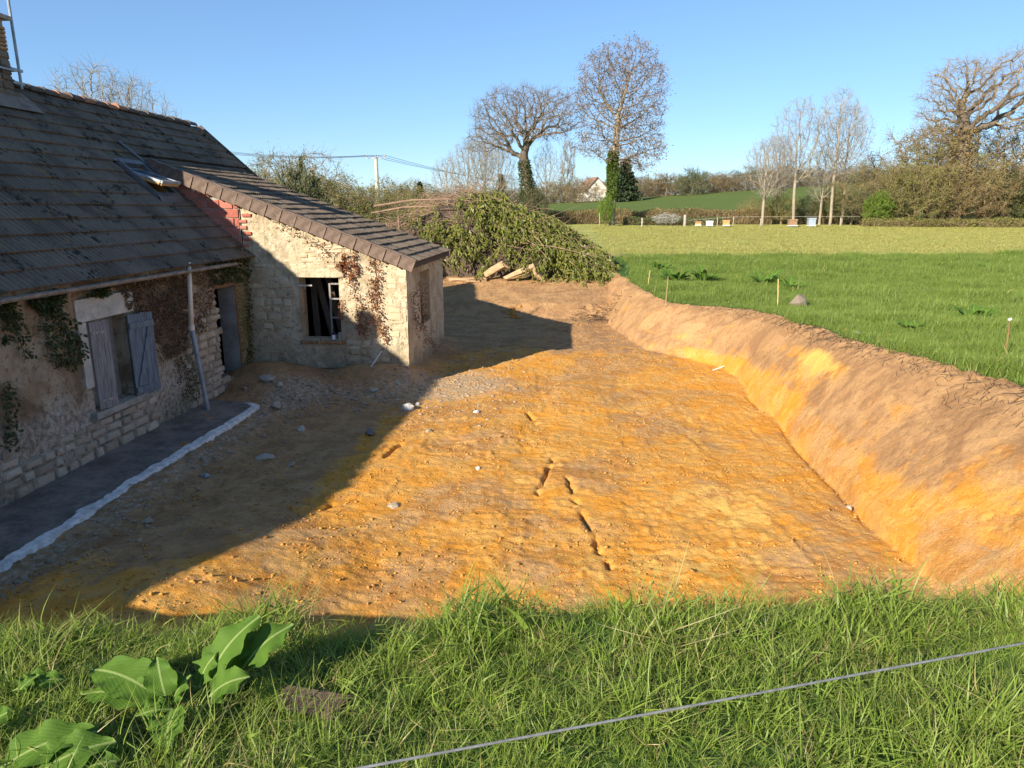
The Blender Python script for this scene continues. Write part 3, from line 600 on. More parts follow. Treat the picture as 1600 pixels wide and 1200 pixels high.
# --- roofs
TW, TL = 0.33, 0.329
def tile_mesh(seed):
    r = random.Random(seed); n = 24; V = []
    def prof(u):
        ph = (u/TW*3) % 1.0
        return 0.026*(abs(math.sin(math.pi*ph))**0.7) + 0.003*r.uniform(-1, 1)
    hs = [prof((i+.0)*TW/n) for i in range(n+1)]
    lift = lambda v: 0.052-0.10*v
    for v, dz in ((0.0, -0.028), (0.0, 0.0), (0.40, 0.0)):
        for i in range(n+1): V.append((i*TW/n, v+(0.004*r.uniform(-1, 1) if v == 0 else 0), hs[i]+lift(v)+dz))
    F = []
    for j in range(2):
        for i in range(n): a = j*(n+1)+i; F.append((a, a+1, a+n+2, a+n+1))
    mb = MB(); mb.v = V; mb.f = F; m = mb.mesh('tile'); m.materials.append(M['tile']); return m
TILES = [tile_mesh(k) for k in range(4)]
def roof_frame(ex, ez, slope):
    a = math.atan(slope); c, s_ = math.cos(a), math.sin(a); return Vector((0, 1, 0)), Vector((-c, 0, s_)), Vector((s_, 0, c)), Vector((ex, 0, ez))
def tile_roof(name, ex, ez, slope, rows, y0, ncol, keep, limit, seed):
    u, v, w, o = roof_frame(ex, ez, slope); rot = Matrix((u, v, w)).transposed(); r = random.Random(seed); cand = []
    for i in range(rows):
        for k in range(ncol):
            p = o + v*(i*TL) + u*(y0+k*TW)
            if not keep(p.x-0.12, p.y, i): continue
            x, y, d = topx(p); vis = d > 0 and -60 < x < 1620
            cand.append((0 if vis else 1, d, p, i, k))
    cand.sort(key=lambda c: (c[0], c[1])); return cand, rot, w, r, (u, v, w, o)
def build_roof(name, ex, ez, slope, rows, y0, ncol, keep, limit, seed, deck):
    cand, rot, w, r, fr = tile_roof(name, ex, ez, slope, rows, y0, ncol, keep, limit, seed)
    root = part(name, deck, M['darkwood'])
    restV, restF, off = [], [], 0; src = [np.array([x.co[:] for x in m.vertices]) for m in TILES]; sf = np.array([p.vertices[:] for p in TILES[0].polygons])
    for j, (vis, d, p, i, k) in enumerate(cand):
        e = rot @ Euler((r.uniform(-.012, .012), r.uniform(-.008, .008), r.uniform(-.012, .012))).to_matrix(); q = p + w*r.uniform(-.004, .006); ti = r.randrange(4)
        if j < limit and not vis:
            o = bpy.data.objects.new('tile', TILES[ti]); COL.objects.link(o); o.parent = root; o.matrix_basis = Matrix.Translation(q) @ e.to_4x4()
        else:
            restV.append(src[ti] @ np.array(e).T + np.array(q)); restF.append(sf+off); off += len(src[ti])
    if restV: tag(part('tile_rows', npmesh('tile_rows', np.concatenate(restV), np.concatenate(restF)), M['tile'], root), kind='stuff')
    return root
def deck_quads(ex, ez, slope, y0, y1, L0, L1, holes=()):
    u, v, w, o = roof_frame(ex, ez, slope); mb = MB()
    ys = sorted({y0, y1, *[h[0] for h in holes], *[h[1] for h in holes]}); vs_ = sorted({L0, L1, *[h[2] for h in holes], *[h[3] for h in holes]})
    for a, b in zip(ys, ys[1:]):
        for c, d in zip(vs_, vs_[1:]):
            if any(h[0] <= a and b <= h[1] and h[2] <= c and d <= h[3] for h in holes): continue
            mb.add([o+u*y+v*q-w*0.01 for y, q in ((a, c), (b, c), (b, d), (a, d))], [(0, 1, 2, 3)])
    return mb
cosM = math.cos(math.atan(SL)); LROOF = (EX-RX)/cosM
VH = (14.42, 15.12, (EX+8.60)/cosM, (EX+9.27)/cosM)      # roof window opening (y0,y1,v0,v1)
XJ = (AZ0+0.03+AS*AX0-EZ-SL*EX)/(AS-SL)                  # where the lean-to roof runs into the main roof
def keep_main(x, y, i):
    if y > AYN-0.20: return x < XJ-0.05 and y < YF-.2
    v = (EX-x)/cosM
    if VH[0]-.25 < y < VH[1]-.05 and VH[2]-.10 < v < VH[3]+.10: return False
    return True
ncolM = int((YF-YN)/TW)
mainroof = build_roof('roof', EX+0.06, EZ-0.05, SL, 15, YF-ncolM*TW, ncolM, keep_main, 300, 1, deck_quads(EX, EZ, SL, YN, AYN, 0, LROOF, [VH]))
mb = deck_quads(EX, EZ, SL, AYN, YF, (EX-XJ)/cosM-.1, LROOF); mb.add([(RX, YN, RZ-.01), (RX, YF, RZ-.01), (-14.7, YF, EZ-.1), (-14.7, YN, EZ-.1)], [(0, 1, 2, 3)]); part('roof_boards', mb, M['tile'], mainroof)
cosA = math.cos(math.atan(AS)); LA = (AX0-XJ)/cosA
annroof = build_roof('lean_to_roof', AX0+0.05, AZ0-0.02, AS, int(LA/TL)+1, AYN-0.10, 14, lambda x, y, i: x > XJ-0.25, 300, 2, deck_quads(AX0, AZ0, AS, AYN-.08, AYF+.12, 0, LA+.1))
# verge tiles of the lean-to
u, v, w, o = roof_frame(AX0+0.06, AZ0+0.02, AS); rot = Matrix((u, v, w)).transposed(); vm = MB()
vm.box((0.0, 0.19, -0.10), (0.03, 0.38, 0.25)); vm.box((0.075, 0.19, 0.045), (0.18, 0.38, 0.028)); vm.box((-0.006, 0.022, -0.10), (0.052, 0.044, 0.27)); vmesh = vm.mesh('verge_tile'); vmesh.materials.append(M['verge'])
for k in range(int(LA/0.345)):
    q = bpy.data.objects.new('verge_tile', vmesh); COL.objects.link(q); q.parent = annroof
    q.matrix_basis = Matrix.Translation(o + v*(k*0.345) + u*(AYN-0.115) + w*(0.004*(k % 2))) @ (rot @ Euler((0.03+rr.uniform(-.012, .012), rr.uniform(-.03, .03), rr.uniform(-.015, .015))).to_matrix()).to_4x4()
mb = MB(); mb.box((AX0-.02, (AYN+AYF)/2, AZ0-0.06), (0.05, AYF-AYN+.1, 0.10)); part('fascia_board', mb, M['darkwood'], annroof)
# ridge tiles
def ridge_mesh(mat, nm='ridge_tile'):
    mb = MB(); n = 9; V = []
    for y, r_ in ((0.0, 0.135), (0.06, 0.135), (0.06, 0.12), (0.43, 0.105)):
        for k in range(n): a = math.pi*(-0.08+1.16*k/(n-1)); V.append((r_*math.cos(a), y, r_*math.sin(a)*0.8))
    mb.v = V; mb.f = [(j*n+k, j*n+k+1, (j+1)*n+k+1, (j+1)*n+k) for j in range(3) for k in range(n-1)]; mb.f.append(tuple(range(n))); m = mb.mesh(nm); m.materials.append(mat); return m
RT = [ridge_mesh(M['ridge']), ridge_mesh(M['ridge_red'])]
for k in range(int((YF-YN)/0.40)):
    y = YN + k*0.40; q = bpy.data.objects.new('ridge_tile', RT[1 if k in (41, 43, 45, 46) else 0]); COL.objects.link(q); q.parent = mainroof; q.location = (RX, y, RZ+0.05+rr.uniform(-.012, .012)); q.rotation_euler = (rr.uniform(-.04, .01), rr.uniform(-.05, .05), rr.uniform(-.03, .03))
mb = MB()
for sx in (1,):
    mb.bar((EX+.1, YF+0.02, EZ-.06), (RX, YF+.02, RZ+.03), 0.05, 0.16); mb.bar((-14.6, YF+.02, EZ-.06), (RX, YF+.02, RZ+.03), 0.05, 0.16)
part('verge_board', mb, M['verge'], mainroof)
# roof window: frame, tilted sash with pane
u, v, w, o = roof_frame(EX, EZ, SL); y0, y1, v0, v1 = VH; fm = MB()
P = lambda y, q, h: o+u*y+v*q+w*h
for a, b in (((y0-.03, v0-.06), (y0-.03, v1+.06)), ((y1+.03, v0-.06), (y1+.03, v1+.06))): fm.bar(P(*a, .05), P(*b, .05), 0.07, 0.13, up=w)
for a, b in (((y0-.066, v0-.03), (y1+.066, v0-.03)), ((y0-.066, v1+.05), (y1+.066, v1+.05))): fm.bar(P(*a, .06), P(*b, .06), 0.10, 0.12, up=w)
M['darkzinc'] = plain('dark_zinc', (0.13, 0.13, 0.13), 0.5, 0.3, 4, metal=0.3, bump=0.002)
rw = part('roof_window', fm, M['darkzinc'])
fl = MB(); fl.add([P(y0-.12, v1+.08, .075), P(y1+.12, v1+.08, .075), P(y1+.12, v1+.17, .09), P(y0-.12, v1+.17, .09)], [(0, 1, 2, 3)]); part('flashing', fl, M['darkzinc'], rw); fl = MB(); fl.add([P(y0-.1, v0-.22, .06), P(y1+.1, v0-.22, .06), P(y1+.1, v0-.07, .115), P(y0-.1, v0-.07, .115)], [(0, 1, 2, 3)]); part('flashing', fl, M['darkzinc'], rw)
il = MB(); 
for y in (y0+.02, y1-.02): il.bar(P(y, v0, -.08), P(y, v1, -.08), .03, .2, up=w)
il.bar(P(y0, v0+.02, -.08), P(y1, v0+.02, -.08), .03, .2, up=w); part('lining', il, M['pine'], rw)
vm_ = (v0+v1)/2+0.02; th = R(-24); Ls = (v1-v0)*0.96; sv = v*math.cos(th)+w*math.sin(th); sw = w*math.cos(th)-v*math.sin(th); c0 = P((y0+y1)/2, vm_, .14)
def SP(a, b, h): return c0+u*a+sv*b+sw*h
hw = (y1-y0)/2; sa = MB()
for a in (-hw+.03, hw-.03): sa.bar(SP(a, -Ls/2, .02), SP(a, Ls/2, .02), .06, .05, up=sw)
for b in (-Ls/2, Ls/2): sa.bar(SP(-hw, b, .022), SP(hw, b, .022), .06, .055, up=sw)
sash = part('sash', sa, M['zinc'], rw)
pn = MB(); pn.bar(SP(0, -Ls/2+.03, .03), SP(0, Ls/2-.03, .03), 2*hw-.12, .02, up=sw); part('pane', pn, M['glass'], rw)
pi = MB()
for a in (-hw+.045, hw-.045): pi.bar(SP(a, -Ls/2+.01, -.035), SP(a, Ls/2-.01, -.035), .05, .05, up=sw)
pi.bar(SP(-hw+.02, -Ls/2+.02, -.035), SP(hw-.02, -Ls/2+.02, -.035), .05, .05, up=sw); part('sash_timber', pi, M['pine'], rw)
# lead strip beside the lean-to verge
ls = MB(); a = atx(212, 238, -9.72); ls.bar(P(15.28, (EX+9.85)/cosM, .09), P(15.40, (EX+9.0)/cosM, .09), .10, .02, up=w); part('flashing_strip', ls, M['darkzinc'])
# gutter and downpipe
mb = MB(); n = 7; gx, gz = -7.10, 2.80; ys = np.arange(YN, 15.46, 0.94)
V = []; 
for y in ys:
    for k in range(n): a = math.pi+math.pi*k/(n-1); V.append((gx+.065*math.cos(a), y, gz+.02+.065*math.sin(a)+.002*math.sin(y*3)))
mb.v = V; mb.f = [(j*n+k, j*n+k+1, (j+1)*n+k+1, (j+1)*n+k) for j in range(len(ys)-1) for k in range(n-1)]
for k in range(n): a = math.pi+math.pi*k/(n-1)
mb.f.append(tuple((len(ys)-1)*n+k for k in range(n)))
gut = part('gutter', mb, M['gutter'])
for y in np.arange(8.2, 15.4, 0.8): part('bracket', MB().tube([(gx+.07*math.cos(a), y, gz+.02+.07*math.sin(a)) for a in np.linspace(math.pi, 2*math.pi, 7)], .009, 5), M['gutter'], gut)
d0 = atx(295, 415, -7.16); d1 = atx(299.5, 512, -7.18); d2 = atx(325, 641, -7.02)
dp = part('downpipe', MB().tube([d0+np.array([0, 0, .06]), (d0+d1)/2, d1], .042, 12), M['pvc']); smooth(dp.data)
dp2 = part('pipe_foot', MB().tube([d1+(d1-d2)*.01, (d1*.5+d2*.5), d2], [.050, .045, .045], 12), M['zinc'], dp)
part('pipe_collar', MB().tube([d1+np.array([0, 0, .05]), d1-np.array([0, 0, .05])], .054, 12), M['pvc'], dp)
# shutters
def shutter(y0, wd, z0, h, ang, mat, nplank, braces, x=XW+0.05):
    root = bpy.data.objects.new('shutter', None); COL.objects.link(root); root.parent = house; root.matrix_parent_inverse = Matrix.Translation(house.location).inverted()
    root.location = (x, y0, z0); root.rotation_euler = (0, 0, ang)
    for k in range(nplank):
        pw = wd/nplank; mb = MB(); top = h - (0.01*(k % 2)); bot = -0.03*((k*7) % 3)/3
        mb.box((0, pw*(k+.5), (top+bot)/2), (0.024, pw-0.007, top-bot)); obj('plank', mb, mat, root)
    for kind in braces:
        mb = MB()
        if kind == 'Z':
            mb.box((0.024, wd/2, h*0.86), (0.024, wd-.02, .10)); mb.box((0.024, wd/2, h*.07), (0.024, wd-.02, .10)); mb.bar((0.025, wd*.18, h*.12), (0.025, wd*.82, h*.81), .09, .022, up=(1, 0, 0)); obj('brace', mb, mat, root)
        else:
            for q in (.87, .09):
                mb = MB(); mb.box((0.016, wd*.38, h*q), (0.008, wd*.62, .035))
                for s_ in range(4): mb.box((0.022, wd*(.14+.15*s_), h*q), (0.014, .02, .02))
                obj('hinge', mb, M['iron'], root)
    return root
tag(shutter(10.05, 0.40, 0.87, 1.37, -0.10, M['greywood'], 3, ['H']), 'grey weathered shutter leaf, half closed over the recess')
tag(shutter(11.00, 0.54, 0.84, 1.38, -0.20, M['bluewood'], 4, ['Z']), 'blue weathered shutter leaf folded back against the wall')

# chimneys: masonry courses, cap slab on props; an aerial mast is strapped to the far one
def chimney(x0, x1, y0, y1, zb, zt, cap=True):
    core = part('chimney', MB().box(((x0+x1)/2, (y0+y1)/2, (zb+zt)/2), (x1-x0-.05, y1-y0-.05, zt-zb)), M['chimney'])
    z = zb+.3; r = random.Random(int(y0*10))
    while z < zt-.05:
        h = r.uniform(.10, .17) if z < zt-.55 else .07; mset = CHM if z < zt-.55 else BRK
        for (ax, n_, rz) in (('x', 3, 0), ('y', 3, -math.pi/2)):
            for k in range(n_):
                if ax == 'x': wd = (y1-y0)/n_; place('stone', r.choice(mset), (x1-.02, y0+wd*(k+.5), z+h/2), (.06, wd-.02, h-.015), 0, core)
                else: wd = (x1-x0)/n_; place('stone', r.choice(mset), (x0+wd*(k+.5), y0+.02, z+h/2), (.06, wd-.02, h-.015), rz, core)
        z += h
    if not cap: return core
    cap_ = MB(); cap_.box(((x0+x1)/2, (y0+y1)/2, zt+.16), (x1-x0+.16, y1-y0+.16, .07))
    for a in (x0+.08, x1-.08):
        for b in (y0+.08, y1-.08): cap_.box((a, b, zt+.065), (.10, .10, .13))
    part('cap', cap_, M['cement'], core); return core
ch = chimney(-11.2, -10.50, 12.55, 13.40, 5.3, 7.16)
part('base_band', MB().box((-10.85, 12.97, 5.98), (0.82, 0.97, 0.07)), M['chimney'], ch)
part('strap', MB().box((-10.85, 12.975, 6.42), (.80, .94, .035)), M['zinc'], ch)
mast = part('mast', MB().tube([(-10.50, 13.57, 6.12), (-10.50, 13.57, 7.95)], .026, 8), M['zinc'], ch)
for zz in (6.22, 6.45): part('mast_bracket', MB().box((-10.52, 13.52, zz), (.06, .28, .05)), M['zinc'], ch)
fl = MB(); fl.add([P(12.3, (EX+10.25)/cosM, .10), P(13.7, (EX+10.25)/cosM, .10), P(13.62, (EX+10.62)/cosM, .13), P(12.3, (EX+10.62)/cosM, .13)], [(0, 1, 2, 3)]); part('flashing', fl, M['slab'], ch)
chimney(-11.05, -10.73, 6.50, 6.80, 5.6, 6.78, False)

# inside the lean-to window: casement, leaning planks, clutter on the sill
cf = MB(); x0, x1 = -5.50, -5.24; yy = AYN+0.20
cf.box((x0, yy, 1.68), (.04, .04, 1.20)); cf.box((x1, yy, 1.68), (.04, .04, 1.20))
for zz in (1.09, 1.50, 1.93, 2.27): cf.box(((x0+x1)/2, yy+.001, zz), (x1-x0-.04, .035, .035))
part('casement', cf, M['greywood'])
mb = MB(); mb.box((-5.99, AYN-.02, 2.25), (.32, .03, .035)); part('lath', mb, M['cement_pale'])
for k, (a, b) in enumerate((((-5.95, 16.15, 2.5), (-5.45, 16.05, .4)), ((-5.75, 16.25, 2.6), (-5.25, 16.1, .4)), ((-6.05, 16.2, 2.4), (-5.95, 16.1, .4)))):
    tag(obj('timber_plank', MB().bar(a, b, .14, .05, up=(0, 1, 0)), M['darkwood']), ['dark plank leaning inside the lean-to window, middle one', 'dark plank leaning inside the lean-to window, rightmost one', 'dark plank standing inside the lean-to window, leftmost one'][k], 'plank', 'planks inside the lean-to')
bt = thing('bottle', (-5.42, AYN+0.03, 0.99), 'small dark bottle with pale label on the brick window sill', 'bottle')
b_ = obj('glass_body', MB().tube([(0, 0, 0), (0, 0, .16), (0, 0, .20), (0, 0, .205), (0, 0, .27)], [.038, .038, .02, .014, .014], 10), M['dark'], bt); obj('paper_label', MB().tube([(0, 0, .03), (0, 0, .14)], .0395, 10, False), M['hive_white'], bt)
cn = thing('jar', (-5.27, AYN+0.05, 0.99), 'grey tin jar at the right end of the brick window sill', 'jar'); obj('body', MB().tube([(0, 0, 0), (0, 0, .17)], .05, 12), M['cement'], cn); obj('lid', MB().tube([(0, 0, .17), (0, 0, .19)], .053, 12), M['iron'], cn)

# concrete slab along the wall with its chalky white edge
mb = MB(); ys = np.linspace(5.0, 13.35, 40); V = []; 
for y in ys:
    xe = -6.12 + 0.025*float(fbm(y*1.1, 2.0, 3, 61)) - 0.5*float(sstep(13.0, 13.4, y)); z = 0.13+0.02*float(fbm(y*.8, 5.0, 2, 62)); V += [(XW+.02, y, z+.02), (-6.7, y, z+.01*float(fbm(y*2, 1.0, 2, 3))), (xe, y, z-.01), (xe+.03, y, z-.25)]
mb.v = V; mb.f = [(j*4+k, j*4+k+1, j*4+k+5, j*4+k+4) for j in range(len(ys)-1) for k in range(3)]
slab = obj('slab', mb, M['slab']); tag(slab, 'dark old concrete slab along the foot of the farmhouse wall', 'slab')
V = []; F = []; ys = np.linspace(5.0, 13.2, 300); n = 0
for j, y in enumerate(ys):
    wid = max(0.02, 0.13+0.11*float(fbm(y*2.6, 7.0, 5, 63, .7))+0.05*float(sstep(7, 5, y))); xe = -6.13 + 0.025*float(fbm(y*1.1, 2.0, 3, 61)) - 0.5*float(sstep(13.0, 13.4, y)); z = 0.13+0.02*float(fbm(y*.8, 5.0, 2, 62))
    gap = float(vnoise(y*3.3, 3.0, 64)) < 0.12
    V += [(xe-wid, y, z+.002), (xe-wid*.8, y, z+.022), (xe+.02, y, z+.018+.01*float(fbm(y*7, 1.0, 2, 65))), (xe+.06+.03*float(fbm(y*5, 4.0, 2, 66)), y, z-.12)]
    if j and not gap: F += [((j-1)*4+k, (j-1)*4+k+1, j*4+k+1, j*4+k) for k in range(3)]
mb = MB(); mb.v = V; mb.f = F; part('white_edge', mb, M['white'], slab)

# ------------------------------------------------------------------ vegetation builders
def sc_nodes(seed, trunk, A, step, kill, jitter=0.15, iters=90, trop=0.05, infl=1e9):
    """space colonisation: trunk = start polyline, A = attraction points"""
    r = np.random.default_rng(seed); nodes = [np.array(p, float) for p in trunk]; par = list(range(-1, len(trunk)-1))
    N = np.array(nodes); d2 = ((A[:, None]-N[None])**2).sum(-1); near = d2.argmin(1); dist = d2.min(1)
    for it in range(iters):
        if len(A) == 0: break
        use = dist < infl*infl; src = near[use]
        if len(src) == 0: break
        D = A[use]-np.array(nodes)[src]; D /= np.linalg.norm(D, axis=1, keepdims=True)+1e-9
        un, inv = np.unique(src, return_inverse=True); S = np.zeros((len(un), 3)); np.add.at(S, inv, D)
        S /= np.linalg.norm(S, axis=1, keepdims=True)+1e-9; S += r.normal(size=S.shape)*jitter; S[:, 2] += trop; S /= np.linalg.norm(S, axis=1, keepdims=True)+1e-9
        new = np.array(nodes)[un]+S*step; base = len(nodes); nodes.extend(list(new)); par.extend(un.tolist())
        dn = ((A[:, None]-new[None])**2).sum(-1); k = dn.argmin(1); m = dn.min(1); better = m < dist; near = np.where(better, base+k, near); dist = np.where(better, m, dist)
        keep = dist > kill*kill; A = A[keep]; near = near[keep]; dist = dist[keep]
    return np.array(nodes), np.array(par)
def radii(nodes, par, rtip, e=2.3, rmax=None):
    acc = np.zeros(len(nodes)); r = np.zeros(len(nodes)); kids = np.bincount(par[par >= 0], minlength=len(nodes))
    for i in range(len(nodes)-1, -1, -1):
        r[i] = rtip if acc[i] == 0 else acc[i]**(1/e)
        if par[i] >= 0: acc[par[i]] += r[i]**e
    if rmax: 
        s_ = rmax/r[0]; r = rtip + (r-rtip)*max(0, (rmax-rtip))/(r[0]-rtip)
    return r, kids
def ell(n, c, rad, r, lo=-1.0, shell=0.0):
    P = r.normal(size=(n*2, 3)); P /= np.linalg.norm(P, axis=1, keepdims=True); q = r.random((n*2, 1))**(1/3); q = shell+(1-shell)*q; P = P*q; P = P[P[:, 2] > lo][:n]
    return np.array(c)+P*np.array(rad)
def tree_meshes(name, seed, trunk, A, step, kill, rtip, rmax, jitter=0.15, trop=0.05, twigs=3, twl=0.5, leaf=None, nl=0, ll=0.12, lw=0.07, iters=90, thick=0.05, droop=0.0, twr=0.5, e=2.3):
    r = np.random.default_rng(seed+100); N, par = sc_nodes(seed, trunk, A, step, kill, jitter, iters, trop); rd, kids = radii(N, par, rtip, e, rmax)
    i = np.where(par >= 0)[0]; big = rd[i] > thick; out = {}
    a = i[big]; V, F = segs_mesh('t', N[par[a]], N[a], np.minimum(rd[par[a]], rd[a]*1.5), rd[a], 7); out['trunk'] = npmesh('trunk', V, F, None, True)
    b = i[~big]; parts = [segs_mesh('c', N[par[b]], N[b], np.minimum(rd[par[b]], rd[b]*1.4), rd[b], 3)]
    tips = np.where((rd < rtip*2.6))[0]; tips = tips[tips > len(trunk)]
    P0 = np.repeat(N[tips], twigs, 0); dirs = np.repeat(N[tips]-N[par[tips]], twigs, 0); dirs /= np.linalg.norm(dirs, axis=1, keepdims=True)+1e-9
    dirs = dirs*0.8 + r.normal(size=dirs.shape)*0.6; dirs[:, 2] -= droop; dirs /= np.linalg.norm(dirs, axis=1, keepdims=True); LL = twl*r.uniform(0.5, 1.2, len(P0))
    mid = P0+dirs*LL[:, None]*0.5; d2 = dirs+r.normal(size=dirs.shape)*0.35; d2[:, 2] += 0.1-droop; d2 /= np.linalg.norm(d2, axis=1, keepdims=True); P1 = mid+d2*LL[:, None]*0.5
    tr = rtip*twr; parts.append(segs_mesh('w', P0, mid, np.full(len(P0), tr), np.full(len(P0), tr*.8), 3)); parts.append(segs_mesh('w', mid, P1, np.full(len(P0), tr*.8), np.full(len(P0), tr*.35), 3))
    V, F = joinVF(parts); out['crown'] = npmesh('crown', V, F)
    if nl:
        k = r.integers(0, len(P1), nl); q = r.random((nl, 1)); P = P0[k]*(1-q)+P1[k]*q + r.normal(size=(nl, 3))*twl*0.12; D = d2[k]+r.normal(size=(nl, 3))*0.8; D[:, 2] -= droop
        V, F = leaf_quads(P, D, ll*r.uniform(.6, 1.3, nl), lw*r.uniform(.6, 1.3, nl)); out['leaves'] = npmesh('leaves', V, F)
    return out, N, rd
def make_tree(name, loc, label, cat, meshes, mats, group=None, rz=0, sc=1.0):
    t = thing(name, loc, label, cat, group, rz, sc)
    for k in meshes: obj('foliage' if k == 'leaves' else k, meshes[k], mats[k], t)
    return t
def gpos(px, Y, dz=0.0):
    d = ray(px, 327); X = d[0]/d[1]*Y; return (X, Y, float(hz(np.array([X]), np.array([Y]))[0])+dz)
def leaf_cloud(P, N_out, ll, lw, r, droop=0.3):
    D = N_out+r.normal(size=P.shape)*0.7; D[:, 2] -= droop; return leaf_quads(P, D, ll*r.uniform(.6, 1.3, len(P)), lw*r.uniform(.6, 1.3, len(P)))
S_ = 75/1109.0        # metres per photo pixel at the tree line (Y about 75)
# --- the spreading oak
r = np.random.default_rng(3); 
trunk = [(0, 0, -.3), (0.15, 0, 1.5), (.05, 0, 3.0), (-.2, 0, 4.6), (-.45, 0, 6.0)]
A = np.concatenate([ell(1500, (-.6, 0, 10.2), (5.6, 4.6, 3.4), r, -0.55), ell(500, (2.6, 0, 10.6), (3.2, 3.2, 2.6), r, -.5), ell(260, (-4.2, 0, 8.4), (2.6, 2.6, 1.5), r)]); A = A[A[:, 2] > 6.6]
oak, N, rd = tree_meshes('oak', 11, trunk, A, 0.40, 0.52, 0.020, 0.45, 0.36, 0.02, 4, 0.95, thick=0.10, twr=.55, e=2.15)
gl = gpos(826, 75)
t_oak = make_tree('oak_tree', gl, 'wide bare oak with a broad dome crown behind the green brush pile', 'tree', oak, {'trunk': M['bark'], 'crown': M['twig']}, sc=1.0)
k = 4200; z = .2+6.2*r.random(k)**1.5; a = r.uniform(0, 6.28, k); rad = np.interp(z, [0, 3, 6.4], [.95, .68, .45])*r.uniform(.75, 1.25, k)*(1+.35*fbm(a*1.2, z*1.3, 3, 3)); V, F = leaf_cloud(np.stack([np.interp(z, [0, 1.5, 3, 4.6, 6], [0, .15, .05, -.2, -.45])+np.cos(a)*rad, np.sin(a)*rad, z], -1), np.stack([np.cos(a), np.sin(a), 0*a], -1), .20, .13, r)
obj('ivy', npmesh('ivy', V, F), M['ivy_dark'], t_oak)
# --- the tall oval ash hung with keys
trunk = [(0, 0, -.3), (0, 0, 2), (.05, 0, 4), (0, 0, 6), (.15, 0, 8), (.2, .1, 9.5)]
A = np.concatenate([ell(1300, (.6, 0, 12.6), (4.7, 4.2, 4.9), r), ell(500, (1.4, 0, 7.8), (3.9, 3.4, 3.0), r, -.8), ell(150, (-2.4, 0, 8.2), (1.8, 1.8, 1.8), r)])
ash, N, rd = tree_meshes('ash', 12, trunk, A, 0.42, 0.55, 0.016, 0.34, 0.18, 0.06, 5, 0.9, leaf=1, nl=8000, ll=.22, lw=.09, thick=0.08, droop=0.12, twr=.5)
t_ash = make_tree('ash_tree', gpos(957, 74), 'tall bare ash with oval crown and ivy up its trunk', 'tree', ash, {'trunk': M['bark_pale'], 'crown': M['twig'], 'leaves': M['keys']})
k = 5200; z = r.uniform(2.6, 7.2, k); a = r.uniform(0, 6.28, k); rad = .40*r.uniform(.6, 1.3, k)*(1+.4*fbm(a, z*1.6, 3, 7)); V, F = leaf_cloud(np.stack([np.cos(a)*rad-.1, np.sin(a)*rad, z], -1), np.stack([np.cos(a), np.sin(a), 0*a], -1), .2, .14, r)
obj('ivy', npmesh('ivy', V, F), M['ivy'], t_ash)
# --- young bare trees of the right-hand row
def young(seed, h, w, fork=0.34, lean=0.0):
    r = np.random.default_rng(seed); trunk = [(0, 0, -.2)]+[(lean*q*h+0.10*math.sin(q*9+seed), 0.08*math.cos(q*7+seed), h*q) for q in np.linspace(.06, fork, 6)]
    A = np.concatenate([ell(900, (lean*h*.6, 0, h*.70), (w, w, h*.31), r), ell(260, (lean*h*.5, 0, h*.46), (w*.85, w*.85, h*.16), r), ell(130, (lean*h, 0, h*.92), (w*.35, w*.35, h*.09), r)])
    return tree_meshes('young', seed, trunk, A, 0.30, 0.42, 0.013, 0.15, 0.14, 0.34, 3, 0.75, thick=0.05, twr=.55, e=2.25)[0]
yg = [young(21, 12.2, 2.9), young(22, 13.0, 2.7, .42), young(23, 9.0, 2.6, .25, .04)]
def yt(i, px, Y, label, sc=1.0, rz=0.0, group='bare young trees along the field hedge'):
    return make_tree('young_tree', gpos(px, Y), label, 'tree', yg[i], {'trunk': M['bark_pale'], 'crown': M['twig_pale']}, group, rz, sc)
yt(0, 1240, 76, 'bare young tree with pale trunk standing above the brown beehive'); yt(1, 1299, 76, 'tallest bare young tree in the row right of the beehives', 1.0, .7)
yt(1, 1316, 77, 'bare young tree close behind the tallest one, trunks almost touching', .9, 2.2); yt(2, 1193, 75.5, 'low bare tree with a pale leaning trunk left of the beehives', .95, 1.0)
yt(2, 1215, 79, 'bare slim tree between the leaning pale trunk and the row', 1.0, 3.0)
yt(2, 1282, 77, 'thin bare tree with ivy-dark stem left of the tallest young tree', .85, 4.0)
# --- thin bare trees behind the brush pile, left of the oak
for px, Y, sc, i, lb in ((735, 80, .98, 2, 'bare tree left of the oak with spreading forked stems'), (700, 82, .80, 2, 'leftmost small bare tree behind the brush pile'), (757, 84, .85, 0, 'slim bare tree just left of the oak trunk'), (778, 80, .75, 0, 'bare tree close to the left side of the oak trunk'), (853, 76, .62, 1, 'thin pale sapling right of the oak trunk'), (797, 90, .6, 2, 'small bare tree half hidden by the oak trunk')):
    yt(i, px, Y, lb, sc, px*.37, 'thin bare trees around the oak')
